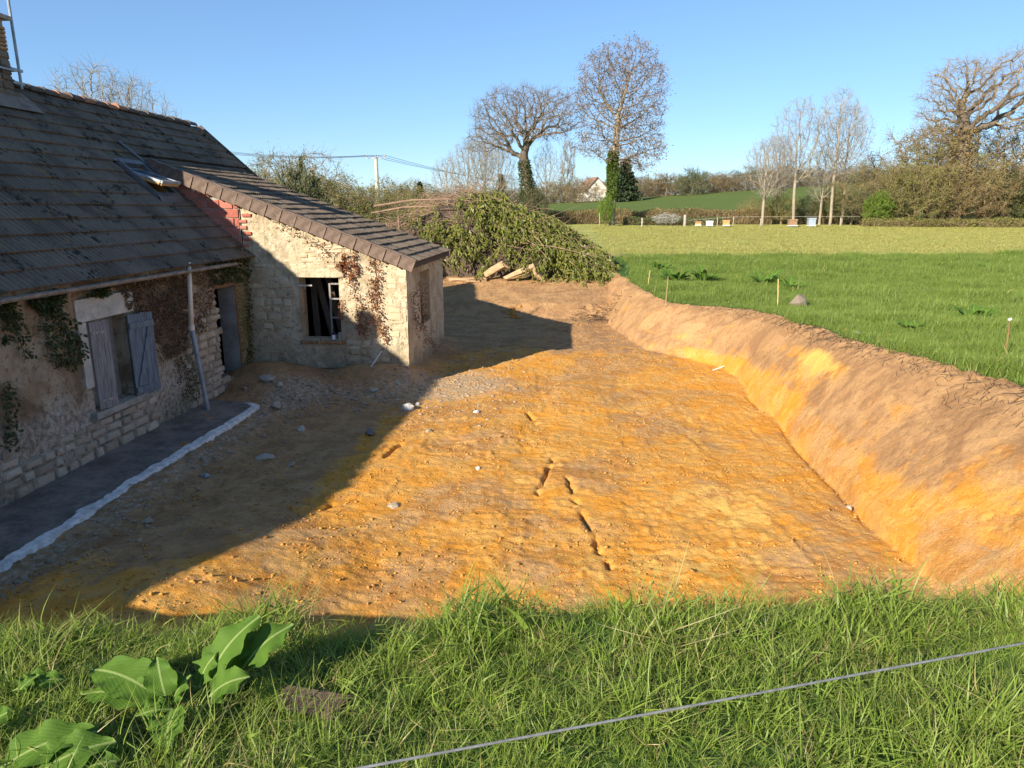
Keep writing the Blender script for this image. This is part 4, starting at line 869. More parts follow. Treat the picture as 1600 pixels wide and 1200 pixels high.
# --- old gnarled oak at the right edge
trunk = [(0, 0, -.3), (0, 0, 2.5), (.1, 0, 5), (.05, 0, 7.2), (0.1, 0, 8.8)]
A = np.concatenate([ell(800, (-1.0, 0, 12.0), (3.6, 3.2, 3.4), r), ell(800, (4.4, 0, 13.2), (4.8, 3.4, 3.0), r), ell(260, (-2.7, 0, 9.2), (2.2, 2.4, 2.2), r), ell(170, (5.2, 0, 9.6), (3.6, 2, .8), r)])
gn, N, rd = tree_meshes('gnarled', 31, trunk, A, 0.38, 0.52, 0.018, 0.62, 0.42, 0.0, 5, 0.95, thick=0.09, twr=.5, droop=.15, e=2.2)
t_gn = make_tree('oak_tree', gpos(1490, 74), 'old gnarled oak towering over the hedge at the right edge', 'tree', gn, {'trunk': M['bark'], 'crown': M['twig_warm']})
k = 3600; z = r.uniform(.5, 9.0, k); a = r.uniform(0, 6.28, k); rad = .85*r.uniform(.6, 1.4, k); V, F = leaf_cloud(np.stack([np.cos(a)*rad, np.sin(a)*rad, z], -1), np.stack([np.cos(a), np.sin(a), 0*a], -1), .26, .12, r)
obj('ivy', npmesh('ivy', V, F), M['brownleaf'], t_gn)
# --- shrubs
def shrub(seed, h, w, nl, ll, lw, stems=5, e=2.3, fill=-.9):
    r = np.random.default_rng(seed); A = ell(620, (0, 0, h*.55), (w, w, h*.46), r, fill); allV = []; tr = [(0, 0, -.1), (0, 0, .15)]
    A = A[A[:, 2] > .3]
    return tree_meshes('shrub', seed, tr, A, 0.26*h/3, 0.42*h/3, 0.008*h/3, 0.085*h/3, 0.2, 0.22, 9, 0.42*h/3, leaf=1, nl=nl, ll=ll, lw=lw, thick=0.035*h/3, twr=.55)[0]
SH = {'a': shrub(41, 3.0, 1.7, 9000, .075, .04), 'b': shrub(42, 3.0, 2.1, 6000, .07, .035), 'c': shrub(43, 3.0, 1.4, 12000, .09, .055), 'tall': shrub(44, 3.0, 1.1, 6000, .065, .03), 'bare': shrub(45, 3.0, 1.6, 1200, .06, .03)}
def bush(kind, loc, label, leafmat, sc, rz, group=None, name='shrub', twig='twig', cat='shrub'):
    ms = SH[kind]; t = thing(name, loc, label, cat, group, rz, sc)
    for k in ms:
        o = obj('foliage' if k == 'leaves' else k, ms[k], None, t)
        if len(ms[k].materials) == 0: ms[k].materials.append(M['twig'])
        o.material_slots[0].link = 'OBJECT'; o.material_slots[0].material = leafmat if k == 'leaves' else M[twig]
    return t
# thicket along the field on the right
TH = [(1352, 76, 'b', 'olive', 1.9, 'olive budding shrub right of the tallest young trees'), (1372, 73.5, 'c', 'bright', 1.05, 'round bright green shrub at the foot of the thicket'), (1400, 75, 'a', 'ivy_dark', 1.4, 'dark green ivy shrub right of the bright green one'),
      (1425, 78, 'bare', 'brownleaf', 3.3, 'tall bare grey shrub left of the gnarled oak'), (1432, 73.5, 'a', 'olive', 1.9, 'olive shrub with pale fanning stems below the gnarled oak'), (1465, 75, 'b', 'olive', 2.6, 'broad olive shrub in front of the gnarled oak trunk'), (1497, 73.5, 'b', 'brownleaf', 1.7, 'russet shrub right under the gnarled oak'),
      (1530, 78, 'bare', 'brownleaf', 3.6, 'tall bare russet shrub right of the gnarled oak'), (1540, 74, 'a', 'brownleaf', 1.7, 'russet shrub between the oak trunk and the green shrub at the edge'), (1575, 74, 'c', 'ivy_dark', 1.6, 'dark green shrub at the right edge of the thicket'), (1600, 77, 'bare', 'olive', 3.7, 'tall bare shrub at the right edge of the picture'), (1610, 74, 'c', 'olive', 1.6, 'olive shrub cut by the right edge of the picture'),
      (1332, 77, 'a', 'ivy_dark', 1.05, 'dark low shrub below the tallest young tree'), (1262, 79, 'a', 'ivy_dark', .95, 'dark low shrub behind the grey beehive'), (1222, 78, 'a', 'olive', 1.0, 'low olive shrub behind the leaning pale trunk'), (1295, 79, 'a', 'olive', 1.1, 'low olive shrub between the young trees'), (1178, 79, 'b', 'olive', .9, 'olive shrub at the left end of the young tree row'),
      (1450, 81, 'tall', 'olive', 3.4, 'tall olive shrub behind the gnarled oak, left side'), (1395, 81, 'bare', 'olive', 2.7, 'bare shrub at the back of the thicket near the young trees'), (1560, 81, 'tall', 'brownleaf', 3.0, 'tall russet shrub behind the thicket near the right edge')]
for i, (px, Y, kd, lm, sc, lb) in enumerate(TH): bush(kd, gpos(px, Y), lb, M[lm], (sc*1.05, sc, sc), i*1.3, 'shrubs of the right-hand thicket', twig='twig_warm' if lm in ('brownleaf', 'olive') else 'twig')
bush('c', gpos(947, 73), 'yellow-green shrub growing at the foot of the tall ash', M['bright'], (.62, .62, .95), .5)
bush('a', gpos(838, 74), 'dark ivy shrub round the foot of the oak', M['ivy_dark'], (.9, .9, 1.2), .9)
# thicket behind the lean-to (willow) and ivy bush behind the far gable
for i, (px, Y, kd, lm, sc, lb) in enumerate(((405, 40, 'tall', 'olive', 1.55, 'olive thicket shrub farthest left behind the lean-to roof'), (445, 42, 'b', 'olive', 1.7, 'olive thicket shrub behind the upper lean-to roof'), (490, 41, 'tall', 'olive', 1.45, 'narrow olive shrub behind the middle of the lean-to roof'), (530, 43, 'b', 'olive', 1.4, 'wide olive shrub behind the lean-to, left of the pole'), (575, 42, 'tall', 'olive', 1.25, 'olive shrub below the utility pole'), (615, 45, 'b', 'olive', 1.35, 'olive shrub between the utility pole and the brush pile'), (655, 60, 'bare', 'olive', 1.3, 'bare shrub just left above the brush pile'), (465, 47, 'bare', 'olive', 2.1, 'taller bare bush showing above the olive thicket'))):
    bush(kd, gpos(px, Y), lb, M[lm], (sc*1.25, sc*1.1, sc), i*1.7, 'olive thicket behind the lean-to', twig='twig_warm')
bush('c', (-10.1, 26.5, 0.8), 'dark ivy bush rising behind the far gable of the farmhouse', M['ivy_dark'], (.75, .75, 1.52), .3); bush('bare', (-10.9, 27.5, 0.8), 'bare pale bush above the ivy behind the far gable', M['olive'], (.9, .9, 1.78), 1.3, twig='twig_pale')
for px, Y, sc, lb in ((165, 48, 1.02, 'bare round tree crown rising left behind the roof ridge'), (222, 50, .97, 'smaller bare tree crown right of it behind the roof ridge'), (500, 58, .62, 'single leafless sapling above the olive thicket')):
    yt(2, px, Y, lb, (sc*1.25, sc*1.25, sc*1.28) if px < 300 else sc*.9, px, 'bare trees behind the farmhouse')
# --- far skyline: trees and shrubs on the hill crest beyond the green field
LOOK = {'farleaf': 'grey-green', 'brownleaf': 'russet', 'olive': 'olive'}
def zone(px): return 'left of the oak' if px < 780 else 'between the oak and the cream house' if px < 905 else 'just right of the tall ash' if px < 1050 else 'left of the young trees' if px < 1170 else 'behind the young trees' if px < 1340 else 'behind the right-hand thicket'
def far(px, Y, kd, lm, sc, lb, i):
    if lb is None: lb = 'hazy %s %s on the far skyline %s' % ('bare' if kd == 'bare' else LOOK[lm], {'a': 'round shrub', 'b': 'broad shrub', 'c': 'dense shrub', 'bare': 'twiggy shrub'}[kd], zone(px))
    return bush(kd, gpos(px, Y, -1.0*(sc[2] if hasattr(sc, '__len__') else sc)*(.8 if Y > 140 else .2)), lb, M[lm], sc, i*2.1, 'trees along the far hill', name='far_tree', cat='tree')
for i in range(64):
    px = 640 + i*15 + random.uniform(-6, 6); Y = 168+random.uniform(-3, 14)
    kd, lm = [('a', 'farleaf'), ('b', 'brownleaf'), ('bare', 'brownleaf'), ('a', 'brownleaf'), ('b', 'olive'), ('bare', 'olive')][i % 6]; q = random.uniform(1.2, 2.1)
    far(px, Y, kd, lm, (q*1.9, q*1.5, q*1.15), None, i)
for i in range(11): far(385+i*29+random.uniform(-9, 9), 150+random.uniform(0, 40), ['bare', 'b'][i % 2], ['brownleaf', 'olive'][i % 2], (3.2, 3.0, random.uniform(1.8, 2.8)), None, i)
far(1080, 160, 'a', 'farleaf', (2.3, 2.3, 2.5), 'rounded green tree standing out on the far hill', 3); far(911, 158, 'b', 'brownleaf', 2.3, 'bare bushy tree left of the distant cream house', 5); far(1347, 110, 'b', 'farleaf', 2.2, 'green tree on the hill behind the thicket', 4)
bush('tall', gpos(886, 190), 'slim pale poplar on the skyline between oak and ash', M['brownleaf'], (2.0, 2.0, 5.2), .2, name='poplar_tree', twig='twig_pale', cat='tree')
def conifer(loc, label, h, w, seed):
    r = np.random.default_rng(seed); k = 3000; q = r.random(k)**.7; a = r.uniform(0, 6.28, k); z = h*(1-q)+.3; rad = w*q*r.uniform(.35, 1.05, k)*(1+.25*np.sin(z*5)); V, F = leaf_cloud(np.stack([np.cos(a)*rad, np.sin(a)*rad, z], -1), np.stack([np.cos(a), np.sin(a), 0*a], -1), h*.10, h*.05, r)
    t = thing('conifer', loc, label, 'tree'); obj('trunk', MB().tube([(0, 0, -.3), (0, 0, h*.9)], [w*.1, .02], 6), M['bark'], t); obj('crown', npmesh('crown', V, F), M['conifer'], t)
conifer(gpos(975, 150), 'dark evergreen beside the distant cream house', 8.0, 3.2, 1); conifer(gpos(783, 150), 'small dark conifer on the skyline left of the oak trunk', 6.6, 1.6, 2); conifer(gpos(657, 150), 'tiny dark conifer on the skyline above the brush pile', 5.4, 1.4, 3)
# far cream house
fx, fy, fz = gpos(932, 165); fh = thing('far_house', (fx, fy, fz-.3), 'distant cream house with steep gable seen between oak and ash', 'house', rz=.3, sc=.78)
pts = [(-3.4, 0), (3.4, 0), (3.4, 3.3), (0, 6.8), (-3.4, 3.3)]; mb = MB(); mb.add([(x, 0, z) for x, z in pts]+[(x, 9, z) for x, z in pts], [(0, 1, 2, 3, 4), (9, 8, 7, 6, 5)]+[(k, k+5, (k+1) % 5+5, (k+1) % 5) for k in range(5)]); obj('wall', mb, M['cream'], fh)
for s_ in (-1, 1): obj('roof_slope', MB().add([(s_*3.8, -.4, 3.05), (0, -.4, 7.0), (0, 9.4, 7.0), (s_*3.8, 9.4, 3.05), (s_*3.8, -.4, 2.85), (0, -.4, 6.8), (0, 9.4, 6.8), (s_*3.8, 9.4, 2.85)], [(0, 1, 2, 3), (7, 6, 5, 4), (0, 4, 5, 1), (1, 5, 6, 2), (2, 6, 7, 3), (3, 7, 4, 0)]), M['brownroof'], fh)
# clipped hedge between the mown field and the hill
def hedge(px0, px1, Y, h, w, label, lm, n, seed):
    r = np.random.default_rng(seed); a = np.array(gpos(px0, Y)); b = np.array(gpos(px1, Y)); L = b[0]-a[0]; t = thing('hedge', ((a[0]+b[0])/2, Y, a[2]), label, 'hedge', 'hedges beyond the mown field')
    x = r.uniform(-L/2, L/2, n); y = r.normal(size=n)*w*.4; z = r.random(n)**.8*h*(1+.22*fbm(x*.5, x*0, 3, seed)); V, F = leaf_cloud(np.stack([x, y, z], -1), np.stack([x*0, -np.ones(n), .3+0*x], -1), .17, .09, r); obj('foliage', npmesh('foliage', V, F), M[lm], t)
    m = n//3; x = r.uniform(-L/2, L/2, m); y = r.normal(size=m)*w*.35; P0 = np.stack([x, y, r.uniform(-.1, h*.5, m)], -1); P1 = P0+np.stack([r.normal(size=m)*.25, r.normal(size=m)*.2, r.uniform(.3, .6, m)*h*.9], -1); V, F = segs_mesh('s', P0, P1, np.full(m, .014), np.full(m, .005), 3); obj('stems', npmesh('stems', V, F), M['twig_warm'], t)
hedge(845, 1035, 79, 1.5, 1.2, 'brown clipped hedge right of the oak, up to the fence posts', 'brownleaf', 9000, 1); hedge(1030, 1205, 79, 1.6, 1.2, 'brown clipped hedge between fence posts and leaning trunk', 'brownleaf', 9000, 2); hedge(1200, 1400, 79.5, 1.5, 1.2, 'dark hedge behind the young trees and hives', 'ivy_dark', 9000, 3)
hedge(1350, 1640, 72.5, .85, 1.4, 'low bramble bank in front of the thicket on the right', 'olive', 9000, 4); hedge(975, 1130, 75.5, .75, 1.0, 'low green weeds bank beneath the brown hedge', 'farleaf', 6000, 5)
bush('b', gpos(1042, 73.5), 'low plant covered with white blossom left of the hives', M['blossom'], (.75, .4, .42), .3)

# ------------------------------------------------------------------ brush pile
PX = np.array([-9.4, -8.7, -7.6, -6.0, -4.3, -2.8, -1.0, 0.4, 1.3, 1.7]); PZ = np.array([0.0, 2.0, 2.7, 3.2, 3.55, 2.95, 2.05, 1.30, .60, 0.0]); PYC = 34.0; PB = 1.2
def pile_h(x, y): return (np.interp(x, PX, PZ)*(1+.20*fbm(np.asarray(x)*.9, np.asarray(y)*.9, 2, 44)))*np.sqrt(np.clip(1-((y-PYC)/3.0)**2, 0, 1))**.9 + PB
pile = thing('brush_pile', (-3.5, PYC, PB), 'large heap of cut leafy laurel branches at the far end of the pit', 'brush pile')
r = np.random.default_rng(5)
xs = np.linspace(-9.3, 2.0, 60); ys = np.linspace(PYC-3, PYC+3, 30); X, Y = np.meshgrid(xs, ys); Z = pile_h(X, Y)-.45+.2*fbm(X*1.5, Y*1.5, 3, 2); i_ = np.arange(X.size).reshape(X.shape)
core = npmesh('core', np.stack([X, Y, Z], -1).reshape(-1, 3), np.stack([i_[:-1, :-1], i_[:-1, 1:], i_[1:, 1:], i_[1:, :-1]], -1).reshape(-1, 4)); obj('core', core, M['darkwood'], pile, True)
# leafy sprays: bent axis with hanging leaves
LP, LD, LL_, SP0, SP1 = [], [], [], [], []
for k in range(2500):
    x = r.uniform(-8.9, 1.7); y = PYC + r.uniform(-3.0, 1.6)*(1 if r.random() < .85 else .5); z = float(pile_h(x, y))
    bare = x < -4.4 and z > PB+2.1+0.4*math.sin(x*2)-.35*(x < -7) and r.random() < .88
    if bare or float(vnoise(x*1.1+.3*z, z*1.9+y*.4, 46)) < .38: continue
    a = r.uniform(0, 6.28); d = np.array([math.cos(a)*1.0+.35, -0.9+math.sin(a)*.7, -.25]); d /= np.linalg.norm(d); p = np.array([x, y, z+r.uniform(-.25, .12)]); L = r.uniform(.7, 1.6); n = 7
    for q in range(n):
        p2 = p + d*L/n; SP0.append(p); SP1.append(p2); d = d+np.array([0, 0, -.10]); d /= np.linalg.norm(d)
        m = r.integers(3, 6); LP.append(p2+r.normal(size=(m, 3))*.05); LD.append(d*.5+r.normal(size=(m, 3))*.45+np.array([0, -.1, -.65])); LL_.append(r.uniform(.13, .24, m)); p = p2
LP = np.concatenate(LP); LD = np.concatenate(LD); LL_ = np.concatenate(LL_); V, F = leaf_quads(LP, LD, LL_, LL_*.36)
tag(obj('leafy_sprays', npmesh('leafy_sprays', V, F), M['laurel'], pile, True), kind='stuff'); V, F = segs_mesh('s', SP0, SP1, np.full(len(SP0), .012), np.full(len(SP0), .008), 3); tag(obj('spray_stems', npmesh('spray_stems', V, F), M['twig_warm'], pile, True), kind='stuff')
P0, P1, RR = [], [], []
for k in range(520):
    x = r.uniform(-9.2, -4.6) if k < 440 else r.uniform(-3.5, 1.2); y = PYC+r.uniform(-3.0, 1.0); z = float(pile_h(np.clip(x, -8.6, 2), y))
    if k < 440 and z < PB+1.0+.35*(x+9): z += r.uniform(0, .3)
    a = r.normal()*.9; d = np.array([math.cos(a), math.sin(a)*.8, .10+r.normal()*.28]); d *= 1 if r.random() < .6 else -1; p = np.array([x, y, z+r.uniform(-.15, .16)]); L = r.uniform(.6, 1.9); rad = r.uniform(.006, .016)
    for q in range(4): p2 = p+d*L/4; P0.append(p); P1.append(p2); RR.append(rad*(1-.18*q)); d = d+r.normal(size=3)*.2+np.array([0, 0, -.07]); p = p2
V, F = segs_mesh('s', P0, P1, RR, np.array(RR)*.8, 4); tag(obj('bare_branches', npmesh('bare_branches', V, F), M['stick'], pile, True), kind='stuff')
for a, b, rd_ in (((-8.7, 31.2, 4.05), (-5.4, 31.6, 4.35), .05), ((-8.9, 31.4, 3.75), (-6.0, 31.2, 4.05), .04), ((-2.6, 31.0, 2.55), (0.9, 31.2, 1.95), .025), ((-2.2, 30.9, 2.75), (-1.1, 30.8, 1.9), .025), ((-1.7, 30.9, 2.8), (-1.2, 30.8, 2.2), .02), ((-7.6, 31.0, 3.6), (-7.5, 30.9, 1.6), .03), ((-4.6, 30.9, 1.3), (-4.1, 31.0, 2.6), .03)):
    a = Vector(a); b = Vector(b); obj('branch', MB().tube([a, (a+b)/2+Vector((0, 0, .10)), b], [rd_, rd_*.85, rd_*.5], 6), M['stick'], pile, True)
# torn pale wood in front of the heap
def log(pts, rads, label, n=9, seed=1):
    rr_ = random.Random(seed); mb = MB(); mb.tube(pts, rads, n); mb.v = [(x+rr_.uniform(-.07, .07), y+rr_.uniform(-.05, .05), z+rr_.uniform(-.06, .06)) for x, y, z in mb.v]; o = obj('log', mb, M['palewood']); return tag(o, label, 'log', 'pale logs before the brush pile')
g = lambda x, y: hz1(x, y)
log([(-5.3, 30.35, g(-5.3, 30.35)+.08), (-4.4, 30.2, g(-4.4, 30.2)+.10), (-3.7, 30.3, g(-3.7, 30.3)+.09)], [.07, .10, .08], 'long low pale log lying in front of the heap, left', seed=1)
log([(-3.95, 30.45, g(-3.95, 30.45)+.05), (-3.5, 30.4, g(-3.5, 30.4)+.38), (-3.0, 30.5, g(-3.0, 30.5)+.62), (-2.85, 30.5, g(-2.85, 30.5)+.5)], [.08, .17, .16, .04], 'pale splintered stump piece tilted up in front of the heap', seed=2)
log([(-2.9, 30.3, g(-2.9, 30.3)+.12), (-2.2, 30.35, g(-2.2, 30.35)+.40), (-1.75, 30.4, g(-1.75, 30.4)+.62), (-1.55, 30.4, g(-1.55, 30.4)+.30), (-1.2, 30.3, g(-1.2, 30.3)+.05)], [.10, .16, .14, .16, .05], 'arched torn pale wood piece at the right in front of the heap', seed=3)

# ------------------------------------------------------------------ grass
def tuft(name, n, h, spread, wid, lean, seg, mat, seed, dry=0.0):
    r = np.random.default_rng(seed); V, F, C = [], [], []; o = 0
    for k in range(n):
        a = r.uniform(0, 6.28); p = np.array([r.normal()*spread, r.normal()*spread, -.01]); hh = h*r.uniform(.55, 1.15); ln = lean*r.uniform(.2, 1.3); dirx = np.array([math.cos(a), math.sin(a), 0]); b = a+r.uniform(1.0, 2.1); side = np.array([math.cos(b), math.sin(b), 0]); tone = r.random(); dr = r.random()
        for q in range(seg+1):
            t = q/seg; c = p + dirx*ln*hh*t*t + np.array([0, 0, hh*(t - .30*ln*t*t)]); w = wid*r.uniform(.8, 1.2)*(1-t**1.6)*.5
            if q < seg: V += [c-side*w, c+side*w]; C += [(t, tone, dr, 1)]*2
            else: V += [c]; C += [(t, tone, dr, 1)]
        for q in range(seg-1): F += [(o+2*q, o+2*q+1, o+2*q+3), (o+2*q, o+2*q+3, o+2*q+2)]
        F += [(o+2*seg-2, o+2*seg-1, o+2*seg)]; o += 2*seg+1
    m = npmesh(name, np.array(V), np.array(F), {'blade': ('FLOAT_COLOR', np.array(C))}, True); m.materials.append(mat); return m
def scatter(name, P, S, meshes, seed, tilt=0.15):
    """grass as stuff: one point cloud object that instances its tufts by geometry nodes"""
    r = np.random.default_rng(seed); n = len(P); rot = np.stack([r.normal(size=n)*tilt, r.normal(size=n)*tilt, r.uniform(0, 6.28, n)], -1)
    m = bpy.data.meshes.new(name); m.vertices.add(n); m.vertices.foreach_set('co', np.asarray(P, np.float32).ravel())
    for an, typ, key, dat in (('rot', 'FLOAT_VECTOR', 'vector', rot), ('sc', 'FLOAT', 'value', S)): m.attributes.new(an, typ, 'POINT').data.foreach_set(key, np.asarray(dat, np.float32).ravel())
    cl = bpy.data.collections.new(name+'_tufts')
    for k, tm in enumerate(meshes): cl.objects.link(bpy.data.objects.new('tuft', tm))
    g = bpy.data.node_groups.new(name, 'GeometryNodeTree'); g.interface.new_socket('Geometry', in_out='INPUT', socket_type='NodeSocketGeometry'); g.interface.new_socket('Geometry', in_out='OUTPUT', socket_type='NodeSocketGeometry')
    N = g.nodes; gi = N.new('NodeGroupInput'); go = N.new('NodeGroupOutput'); ip = N.new('GeometryNodeInstanceOnPoints'); ci = N.new('GeometryNodeCollectionInfo'); ci.inputs[0].default_value = cl; ci.inputs[1].default_value = True; ci.inputs[2].default_value = True
    ra = N.new('GeometryNodeInputNamedAttribute'); ra.data_type = 'FLOAT_VECTOR'; ra.inputs[0].default_value = 'rot'; sa = N.new('GeometryNodeInputNamedAttribute'); sa.data_type = 'FLOAT'; sa.inputs[0].default_value = 'sc'
    er = N.new('FunctionNodeEulerToRotation'); L = g.links.new; L(gi.outputs[0], ip.inputs['Points']); L(ci.outputs[0], ip.inputs['Instance']); ip.inputs['Pick Instance'].default_value = True
    ri = N.new('FunctionNodeRandomValue'); ri.data_type = 'INT'; ri.inputs[4].default_value = 0; ri.inputs[5].default_value = len(meshes)-1; L([o for o in ri.outputs if o.type == 'INT'][0], ip.inputs['Instance Index'])
    L(ra.outputs[0], er.inputs[0]); L(er.outputs[0], ip.inputs['Rotation']); L(sa.outputs[0], ip.inputs['Scale']); L(ip.outputs[0], go.inputs[0])
    o = obj(name, m); md = o.modifiers.new('grass', 'NODES'); md.node_group = g; return o
r = np.random.default_rng(77)
# foreground bank turf
n = 13500; X = r.uniform(-3.0, 3.4, n); Y = r.uniform(0.9, 3.35, n); ne = near_edge(X); k = Y < ne+0.10; X, Y, ne = X[k], Y[k], ne[k]
clump = vnoise(X*2.2, Y*2.2, 91)*.6+vnoise(X*6, Y*6, 92)*.4; sc = 0.30+0.85*clump**1.7
for bx_, wd_, am_ in ((-1.33, .20, .75), (-.36, .16, .85), (-.05, .14, .25), (.35, .2, .3), (.9, .25, .25), (1.50, .30, .75), (2.1, .3, .4), (-2.1, .15, .2)): sc = sc + am_*np.exp(-((X-bx_)/wd_)**2-((Y-ne+.05)/.20)**2)*.85
sc *= r.uniform(.65, 1.35, len(X))
Z = hz(X, Y, True)
near_t = [tuft('tuft', 13, .19, .04, .0075, 1.0, 6, M['grass_near'], 200+k) for k in range(6)] + [tuft('tuft', 7, .27, .02, .0060, .75, 6, M['grass_near'], 300+k) for k in range(3)] + [tuft('tuft', 14, .13, .06, .006, 1.7, 5, M['grass_near'], 310+k) for k in range(5)] + [tuft('tuft', 9, .10, .05, .013, 1.3, 4, M['grass_near'], 330+k) for k in range(3)] + [tuft('tuft', 12, .14, .07, .005, 2.2, 5, M['grass_dry'], 340+k) for k in range(2)]
tag(scatter('turf', np.stack([X, Y, Z-.01], -1), sc, near_t, 1, .38), 'long green meadow grass on the bank in the foreground', 'grass', kind='stuff')
# turf on the field beyond the bank: long grass, then the pale mown strip
def infield(X, Y):
    t, _ = bank_t(X, Y); v = np.stack([X, Y, np.full_like(X, 1.5)], -1)-CAM; d = v@_fw; x = 800+FPX*(v@_rt)/d
    return (t > 0.99) & (x > 890) & (x < 1680)
Ps, Ss = [], []
for y0, y1, n in ((5, 9, 9000), (9, 13, 16000), (13, 20, 26000), (20, 30, 26000), (30, 45, 22000)):
    Y = r.uniform(y0, y1, n); X = r.uniform(1.5, 0.80*y1+1, n); k = infield(X, Y) & (Y-0.11*X < 39.2+r.normal(size=n)*.3) & ((Y > 33) | (X < 40)); X, Y = X[k], Y[k]
    k = ~((Y > 29) & (X < 2.6)); X, Y = X[k], Y[k]
    t, _ = bank_t(X, Y); s_ = (0.35+1.1*(vnoise(X*.8, Y*.8, 95)*.6+vnoise(X*2.5, Y*2.5, 96)*.4)**1.8)*sstep(.97, 1.12, t).clip(.3, 1)*(1+0.02*Y); Ps.append(np.stack([X, Y, hz(X, Y, True)-.015], -1)); Ss.append(s_*r.uniform(.7, 1.2, len(X)))
field_t = [tuft('tuft', 26, .20, .10, .009, .7, 3, M['grass_field'], 400+k) for k in range(6)]
tag(scatter('field_grass', np.concatenate(Ps), np.concatenate(Ss), field_t, 2, .15), 'long green grass on the field beyond the earth bank', 'grass', kind='stuff')
n = 42000; Y = 34+40*r.random(n)**1.2; X = r.uniform(1.5, 62, n); k = infield(X, Y) & (Y-0.11*X > 38.8) & (Y < 73.5); X, Y = X[k], Y[k]
mown_t = [tuft('tuft', 22, .085, .22, .02, 1.2, 2, M['grass_mown'], 500+k) for k in range(5)]
tag(scatter('mown_grass', np.stack([X, Y, hz(X, Y)-.0], -1), (.6+.9*vnoise(X*.35, Y*1.6, 97))*r.uniform(.7, 1.3, len(X)), mown_t, 3, .1), 'pale yellow-green mown grass across the far half of the field', 'grass', kind='stuff')

# ------------------------------------------------------------------ creepers on the walls
def inpoly(x, y, poly):
    c = np.zeros(len(x), bool); n = len(poly)
    for i in range(n):
        x0, y0 = poly[i]; x1, y1 = poly[(i+1) % n]; k = ((y0 > y) != (y1 > y)) & (x < (x1-x0)*(y-y0)/(y1-y0+1e-9)+x0); c ^= k
    return c
def creeper(label, plane, areas, strands, mat, ll, seed, n_area=2200, spread=7, stem='twig', thick=.05, thr=.42):
    """leaves and stems clinging to a wall; areas and strands are given as survey readings on the wall plane"""
    r = np.random.default_rng(seed); pts = []; sp0, sp1 = [], []; conv = plane[0]
    for poly, n in areas:
        q = np.array(poly); x = r.uniform(q[:, 0].min(), q[:, 0].max(), n*3); y = r.uniform(q[:, 1].min(), q[:, 1].max(), n*3); k = inpoly(x, y, poly) & (vnoise(x*.13, y*.06, seed)+.5*vnoise(x*.4, y*.2, seed+1) > thr+.25); pts.append(np.stack([x[k], y[k]], -1)[:n])
    for st, n, w in strands:
        q = np.array(st, float); t = np.sort(r.random(n)); i = np.linspace(0, 1, len(q)); x = np.interp(t, i, q[:, 0])+r.normal(size=n)*w; y = np.interp(t, i, q[:, 1])+r.normal(size=n)*w*.8; pts.append(np.stack([x, y], -1))
        for a, b in zip(q, q[1:]):
            for h in range(6):
                a0 = a+(b-a)*h/6+r.normal(size=2)*w*.25; a1 = a+(b-a)*(h+1)/6+r.normal(size=2)*w*.25; sp0.append(conv(a0[0], a0[1], plane[1])); sp1.append(conv(a1[0], a1[1], plane[1]))
    xy = np.concatenate(pts); P = np.array([conv(x, y, plane[1]) for x, y in xy]); nrm = np.array(plane[2], float); P = P+nrm*np.abs(r.normal(size=(len(P), 1)))*thick
    D = nrm*.45+r.normal(size=P.shape)*.5; D[:, 2] -= .55; V, F = leaf_quads(P, D, ll*r.uniform(.5, 1.4, len(P)), ll*.75*r.uniform(.5, 1.3, len(P)))
    t = thing('wall_creeper', tuple(P[P[:, 2].argmin()]), label, 'creeper'); obj('foliage', npmesh('foliage', V, F), mat, t, True)
    if sp0: V, F = segs_mesh('s', sp0, sp1, np.full(len(sp0), .006), np.full(len(sp0), .005), 4); obj('stems', npmesh('stems', V, F), M[stem], t, True)
    return t
AN = (at, AYN-0.03, (0, -1, 0)); MW = (atx, XW+0.03, (1, 0, 0)); EW = (atx, AXE+0.03, (1, 0, 0))
creeper('dry red creeper spreading over the sunlit lean-to wall right of its window', AN, [([(522, 393), (555, 393), (562, 425), (548, 437), (525, 415)], 420)],
        [([(425, 345), (450, 355), (475, 370), (500, 385), (525, 400)], 90, 9), ([(545, 425), (553, 455), (566, 480), (560, 505), (574, 520)], 220, 5), ([(583, 405), (588, 430), (585, 455), (590, 485), (596, 515), (604, 530)], 360, 5), ([(535, 470), (534, 485), (536, 500)], 60, 3), ([(560, 480), (575, 500), (572, 520)], 120, 7), ([(590, 430), (580, 460), (580, 500)], 120, 6)], M['redvine'], .055, 1)
creeper('withered creeper streaks on the shaded end wall of the lean-to', EW, [], [([(645, 455), (648, 490), (652, 515)], 160, 3), ([(655, 440), (657, 470), (662, 500)], 130, 3), ([(662, 410), (684, 402)], 60, 4), ([(655, 505), (668, 530), (680, 540)], 120, 6)], M['brownvine'], .05, 2)
creeper('dense dead brown creeper on the wall between shutters and downpipe', MW, [([(165, 440), (290, 420), (292, 470), (290, 545), (262, 560), (240, 530), (228, 490), (196, 480), (190, 460)], 5200), ([(300, 420), (335, 415), (330, 470), (318, 520), (302, 520)], 900)], [([(240, 440), (245, 500), (252, 570)], 160, 8), ([(270, 430), (275, 500), (280, 600)], 200, 7)], M['brownvine'], .045, 3, thick=.035, thr=.28)
